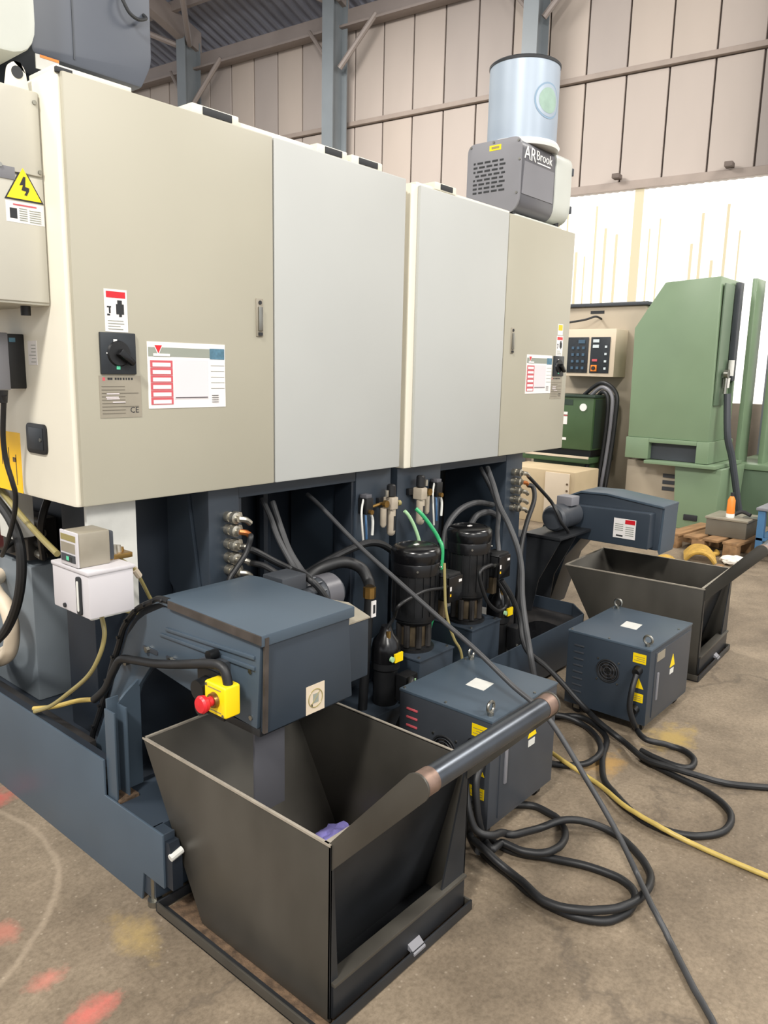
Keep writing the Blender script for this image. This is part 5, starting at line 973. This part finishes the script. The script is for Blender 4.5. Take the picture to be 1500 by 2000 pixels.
yl = obj('caution_label', B(3.5848, 3.5865, 2.315, 2.385, 2.722, 2.748), 'yellow', ep, smooth=False)
marks(yl, 'print', 'x', 3.5848, [('clear_tube', 2.325, 2.372, 2.729, 2.741)], .0006)
obj('inlet_housing', MB().prism(rounded([(2.193, 2.405, .11), (2.193, 2.772, .05), (2.522, 2.772, .05), (2.522, 2.434, .05)]), 'x', 3.955, 4.135), 'light_unit', mc, bev=.006)
for z in (2.70, 2.50): obj('lid_catch', B(4.134, 4.150, 2.19, 2.215, z - .02, z + .02), 'slate', mc, bev=.003)
obj('screen_panel', MB().prism([(3.615, 2.50), (3.94, 2.50), (3.94, 2.66), (3.63, 2.66)], 'y', 2.197, 2.2015), 'grey_unit', mc, smooth=False)
text('brand_lettering', 'AR', .092, faceY(3.685, 2.1985, 2.700), 'white', mc, .001, label='white brand lettering')
text('brand_lettering', 'Brook', .066, faceY(3.83, 2.1985, 2.708), 'white', mc, .001)
marks(mc, 'brand_underline', 'y', 2.2, [('white', 3.76, 3.90, 2.672, 2.678)], .0015)
for x, y in ((3.62, 2.25), (3.62, 2.48), (4.08, 2.25), (4.08, 2.48)):
    obj('foot', MB().cone((x, y, 2.364), (x, y, 2.45), .018, n=12), 'black', mc)
obj('mounting_rail', B(3.60, 4.09, 2.215, 2.245, 2.366, 2.40), 'light_unit', mc, bev=.003)
obj('canister_collar', MB().lathe((3.855, 2.36, 2.765), [(.200, 0), (.205, .015), (.195, .032)], 48), 'white', mc)
cn = obj('filter_canister', MB().lathe((3.855, 2.36, 2.795), [(.186, 0), (.186, .385)], 56), 'canister', mc)
obj('canister_cap', MB().lathe((3.855, 2.36, 3.178), [(.189, 0), (.190, .012), (.184, .018), (.0, .019)], 56), 'print_black', cn)
# round emblem wrapped on the canister
def wrap_disc(cx, cy, cz, R, a0, r, m, par, t):
    mb = MB(); v = []; n = 28; k = 6; f = []
    for i in range(n):
        for j in range(k + 1):
            q = r * j / k; th = 2 * math.pi * i / n
            a = a0 + q * math.cos(th) / R
            v.append((cx + (R + t) * math.cos(a), cy + (R + t) * math.sin(a), cz + q * math.sin(th)))
    for i in range(n):
        for j in range(k): f.append((i * (k + 1) + j, i * (k + 1) + j + 1, ((i + 1) % n) * (k + 1) + j + 1, ((i + 1) % n) * (k + 1) + j))
    mb._add(v, f); return obj('emblem', mb, m, par)
AE = -1.83
wrap_disc(3.855, 2.36, 2.985, .186, AE, .088, 'emblem_blue', cn, .0012)
wrap_disc(3.855, 2.36, 2.985, .186, AE, .079, 'canister', cn, .0018)
wrap_disc(3.855, 2.36, 2.985, .186, AE, .062, 'emblem_green', cn, .0024)

# ================================================================== machines behind
gm = thing('grinding_machine', 'tall pale green machine tool column on a green pedestal', 'machine', (8.4, 2.9, 0))
gp_ = [(2.58, .93), (3.43, .93), (3.45, 2.08), (3.16, 2.535), (2.60, 2.565)]
obj('column_cover', MB().prism(gp_, 'x', 8.10, 8.80), 'machine_green', gm, bev=.012, label='pale green sheet metal column with slanted shoulder')
obj('side_door', B(8.14, 8.42, 2.565, 2.582, 1.30, 2.50), 'machine_green_dark', gm, bev=.004)
obj('cable_duct', B(8.50, 8.60, 2.53, 2.585, 1.55, 2.54), 'slate', gm, bev=.006)
obj('door_edge', B(8.60, 8.62, 2.55, 2.585, .95, 2.5), 'machine_green_dark', gm)
for a, b_ in ((2.56, 2.685), (3.185, 3.44)): obj('lifting_base', B(8.08, 8.85, a, b_, .705, .93), 'machine_green', gm, bev=.006)
obj('lifting_base', B(8.08, 8.85, 2.685, 3.185, .885, .93), 'machine_green', gm, bev=.004); obj('fork_pocket', B(8.16, 8.85, 2.685, 3.185, .705, .885), 'slate', gm)
obj('table_lip', B(8.02, 8.9, 2.46, 3.2, .665, .70), 'machine_green', gm, bev=.004)
obj('pedestal', MB().prism([(2.45, 0), (2.86, 0), (2.90, .66), (2.42, .66)], 'x', 8.12, 8.9), 'machine_green', gm, bev=.01)
obj('pedestal_slot', B(8.105, 8.13, 2.62, 2.76, .10, .16), 'print_black', gm, bev=.005)
obj('grey_gearbox', B(8.3, 8.8, 2.92, 3.5, 0, .66), 'machine_beige', gm, bev=.01)
for i in range(3): obj('vent', B(8.29, 8.302, 2.95, 3.08, .36 + i * .07, .40 + i * .07), 'slate', gm)
ar = obj('air_regulator', MB().lathe((8.33, 2.53, 1.48), [(.03, 0), (.035, .1), (.0, .1)], 14), 'dirty_white', gm)
obj('gauge', MB().cone((8.28, 2.50, 1.62), (8.28, 2.54, 1.62), .045, n=18), 'steel', ar); obj('regulator_stem', MB().cone((8.40, 2.52, 1.6), (8.40, 2.52, 1.76), .03, n=12), 'dirty_white', ar)
obj('gauge_stem', MB().cone((8.27, 2.52, 1.42), (8.28, 2.52, 1.6), .018, n=10), 'steel', ar)
obj('drain_hose', MB().tube([(8.30, 2.50, 1.42), (8.28, 2.45, 1.0), (8.35, 2.40, .75), (8.45, 2.33, .3), (8.5, 2.30, .12)], .035, 10), 'slate', gm)
gm2 = thing('grinding_machine', 'second green machine frame with grey guard beside the blue bench', 'machine', (9.6, 2.4, 0))
obj('column_plate', B(8.93, 9.24, 2.50, 2.55, .62, 2.62), 'machine_green', gm2, bev=.006)
obj('column_plate', B(9.1, 9.5, 2.30, 2.35, .62, 2.66), 'machine_green', gm2, bev=.006)
obj('machine_bed', B(8.95, 10.3, 1.7, 2.62, 0, .60), 'machine_green_dark', gm2, bev=.01)
obj('bed_top', B(8.92, 10.35, 1.66, 2.64, .60, .66), 'machine_green', gm2, bev=.006)
obj('grey_guard', B(9.75, 10.3, 1.75, 2.32, 1.45, 2.55), 'grey_unit', gm2, bev=.01); obj('guard_cap', B(9.7, 10.3, 1.75, 2.34, 2.55, 2.66), 'slate', gm2, bev=.01)
obj('guard_skirt', B(9.8, 10.3, 1.8, 2.3, .66, 1.45), 'slate', gm2, bev=.01)

bm1 = thing('milling_machine', 'beige machine column with a black keypad control panel', 'machine', (8.9, 4.0, 0))
obj('column', B(8.62, 9.3, 3.55, 4.9, 0, 2.36), 'machine_beige', bm1, bev=.015)
obj('column_top', B(8.58, 9.32, 3.52, 4.92, 2.36, 2.40), 'slate', bm1, bev=.01)
marks(bm1, 'name_plate', 'x', 8.62, [('print_black', 4.05, 4.22, 2.28, 2.315)], .003)
pn = obj('control_panel', B(8.30, 8.62, 3.74, 4.45, 1.56, 2.09), 'panel_beige', bm1, bev=.01, label='beige control box with two black keypads')
for a, b_ in ((3.80, 4.03), (4.06, 4.32)): obj('keypad', B(8.29, 8.302, a, b_, 1.60, 2.00), 'panel_black', pn, bev=.003)
kb = {'panel_white': [], 'panel_blue': [], 'orange': [], 'print_red': []}
for z in (1.88, 1.94): kb['panel_white'].append((3.93, 4.0, z, z + .035))
for i in range(4):
    for j in range(3):
        kb['panel_blue'].append((4.10 + j * .065, 4.13 + j * .065, 1.64 + i * .075, 1.67 + i * .075))
    kb['panel_white'].append((3.83, 3.855, 1.64 + i * .08, 1.665 + i * .08))
kb['orange'].append((3.94, 4.01, 1.62, 1.69)); kb['print_red'].append((3.94, 4.0, 1.73, 1.755)); kb['panel_blue'].append((4.10, 4.18, 1.93, 1.97))
for m_, rs in kb.items():
    for a in rs: obj('key', B(8.280, 8.291, *a), m_, pn, smooth=False)
obj('key', MB().cone((8.265, 3.975, 1.655), (8.283, 3.975, 1.655), .022, n=14), 'print_black', pn)
obj('cable_hook', MB().tube([(8.62, 4.08, 2.22), (8.5, 4.10, 2.24), (8.42, 4.2, 2.2), (8.4, 4.5, 2.16)], .012, 8), 'print_black', bm1)
obj('side_label', B(8.60, 8.622, 3.565, 3.60, 1.78, 1.98), 'print_blue', bm1)
ol = thing('hydraulic_unit', 'dark green hydraulic tank with round white gauge below the control panel', 'tank', (8.3, 4.0, 0))
obj('tank', B(8.05, 8.60, 3.83, 4.7, .74, 1.33), 'olive_green', ol, bev=.012)
obj('tank_side', B(8.09, 8.59, 3.824, 3.832, .76, 1.31), 'bottle_green', ol)
obj('tank_lid', B(8.03, 8.61, 3.81, 4.7, 1.33, 1.355), 'bottle_green', ol, bev=.004)
obj('shelf', B(7.95, 8.6, 3.80, 4.7, .60, .66), 'olive_green', ol, bev=.006); obj('shelf_strip', B(7.94, 7.955, 3.80, 4.6, .655, .68), 'panel_beige', ol)
obj('tank_skirt', B(8.10, 8.58, 3.85, 4.7, .66, .75), 'black', ol)
obj('stand', B(8.15, 8.6, 3.85, 4.6, 0, .60), 'olive_green', ol, bev=.006)
obj('gauge', MB().cone((8.04, 3.95, 1.22), (8.055, 3.95, 1.22), .042, n=20), 'white', ol)
marks(ol, 'label', 'x', 8.05, [('paper', 4.14, 4.3, 1.13, 1.16), ('paper', 4.14, 4.3, 1.02, 1.11), ('paper', 4.14, 4.4, .84, .87), ('print_black', 4.19, 4.24, 1.04, 1.09), ('print_red', 4.14, 4.3, 1.115, 1.125), ('bottle_green', 4.08, 4.26, 1.24, 1.30)], .003)
for i, (y, m_) in enumerate(((3.74, 'rubber'), (3.69, 'grey_unit'), (3.64, 'rubber'))):
    cable('hydraulic_hose', ('black hose', 'grey hose', 'outer black hose')[i] + ' hanging beside the dark green hydraulic tank', None, .022, m_, 'hose', pts=[(8.35, 3.92 + .09 * i, 1.35), (8.28, 3.84 + .01 * i, 1.395 + .05 * i), (8.23, y + .015, 1.34 + .02 * i), (8.22, y, 1.1), (8.2, y + .015, .7), (8.14, y + .03, .3), (8.08, y + .03, .023)])
cable('hydraulic_hose', 'black hose drooping from the green tank shelf to the floor', None, .025, 'rubber', 'hose', pts=[(8.06, 3.86, .605), (8.02, 3.87, .45), (7.96, 3.90, .25), (7.92, 3.95, .10), (7.90, 3.98, .026)])
cb = thing('cardboard_box', 'tan panelled box under the dark green tank', 'box', (7.4, 3.85, 0))
obj('carton', B(7.3, 7.85, 3.62, 4.5, 0, .58), 'card', cb, bev=.01)
obj('carton_flap', B(7.285, 7.302, 3.68, 3.96, .03, .56), 'panel_beige', cb, bev=.003)
for z in (.45, .38): obj('rivet', MB().cone((7.28, 3.70, z), (7.303, 3.70, z), .012, n=8), 'dirt', cb)

# ================================================================== odds and ends on the floor
pt = thing('wooden_pallet', 'wooden pallet under the metal crate beside the blue bench', 'pallet', (7.42, 2.24, 0), math.radians(-6), local=True)
for i in range(4): obj('deck_board', B(-.30, .45, -.36 + i * .18, -.22 + i * .18, .115, .138), 'wood', pt, bev=.003)
for x in (-.25, .08, .40):
    for y in (-.29, 0, .25): obj('pallet_block', B(x - .05, x + .05, y - .06, y + .06, .0, .115), 'wood', pt, bev=.003)
cr = thing('metal_crate', 'dull brown metal crate standing on the pallet', 'crate', (7.50, 2.12, .138), local=True)
obj('crate_body', B(-.18, .22, -.20, .16, 0, .16), 'plate_line', cr, bev=.008); obj('crate_rim', B(-.19, .23, -.21, .17, .155, .175), 'plate', cr, bev=.004)
bt = thing('spray_bottle', 'orange bottle with white base on the metal crate', 'bottle', (7.42, 2.10, .313), local=True)
obj('bottle', MB().lathe((0, 0, 0), [(.035, 0), (.036, .04), (.034, .16), (.02, .19), (.014, .2)], 16), 'orange', bt); obj('bottle_base', MB().lathe((0, 0, 0), [(.037, .0), (.037, .035)], 16), 'white', bt); obj('bottle_cap', MB().lathe((0, 0, 0), [(.016, .195), (.016, .23), (.0, .23)], 12), 'print_black', bt)
ct = thing('tool_handle', 'black-handled tool lying on the metal crate', 'tool', (7.48, 2.02, .313), local=True)
obj('tool_grip', MB().tube([(0, .06, .02), (.02, 0, .05), (.0, -.08, .03)], .018, 8), 'print_black', ct); obj('tool_blade', B(-.02, .06, -.16, -.02, 0, .012), 'steel', ct, bev=.003)
wb = thing('workbench', 'low blue steel trolley bench beside the pallet', 'bench', (7.55, 1.35, 0))
obj('bench_top', B(7.15, 7.95, .90, 1.815, .45, .475), 'grey_unit', wb, bev=.006)
for x, y in ((7.2, 1.77), (7.9, 1.77), (7.2, .95), (7.9, .95)):
    lg = obj('leg', B(x - .03, x + .03, y - .03, y + .03, .09, .45), 'workshop_blue', wb, bev=.004); obj('castor', MB().cone((x - .02, y, .05), (x + .02, y, .05), .05, n=18), 'black', lg)
obj('bench_shelf', B(7.17, 7.93, .92, 1.80, .18, .21), 'workshop_blue', wb, bev=.004)
rw = bmesh.new(); bmesh.ops.create_icosphere(rw, subdivisions=4, radius=.12)
for v in rw.verts:
    n_ = mn.fractal(v.co * 10, 1.0, 2.0, 3); v.co *= 1 + .35 * n_; v.co.z = max(-.03, v.co.z * .35)
mb = MB(); mb.bm.free(); mb.bm = rw; bmesh.ops.translate(rw, vec=(6.90, 1.86, .032), verts=rw.verts)
obj('crumpled_rag', mb, 'rag_white', None, origin=(6.90, 1.86, 0), label='white crumpled rag on the floor before the pallet', cat='rag')
stp = thing('lifting_strap', 'bundled yellow-brown lifting strap on the floor behind the far bin', 'strap', (6.80, 2.14, 0), math.radians(20), local=True)
for i in range(7): obj('strap_turn', MB().tube([(-.16 + i * .05, -.12, .02), (-.14 + i * .05, -.05, .09), (-.12 + i * .05, .05, .09), (-.10 + i * .05, .12, .02)], .018, 8), 'strap', stp)
obj('strap_end', MB().tube([(.2, -.1, .024), (.28, -.16, .021), (.36, -.15, .021)], .02, 8), 'strap', stp)
yr = bmesh.new(); bmesh.ops.create_icosphere(yr, subdivisions=3, radius=.08)
for v in yr.verts:
    v.co *= 1 + .3 * mn.fractal(v.co * 12, 1.0, 2.0, 3); v.co.z = max(-.03, v.co.z * .6)
mb = MB(); mb.bm.free(); mb.bm = yr; bmesh.ops.translate(yr, vec=(6.50, 2.32, .03), verts=yr.verts)
obj('work_glove', mb, 'strap', None, origin=(6.50, 2.32, 0), label='crumpled yellow work glove beside the lifting strap', cat='glove')
pk = obj('wood_offcut', B(6.36, 6.70, 1.90, 1.95, 0, .025), 'wood', None, bev=.003, origin=(6.53, 1.92, 0), label='thin wooden offcut on the floor near the white rag', cat='wood')
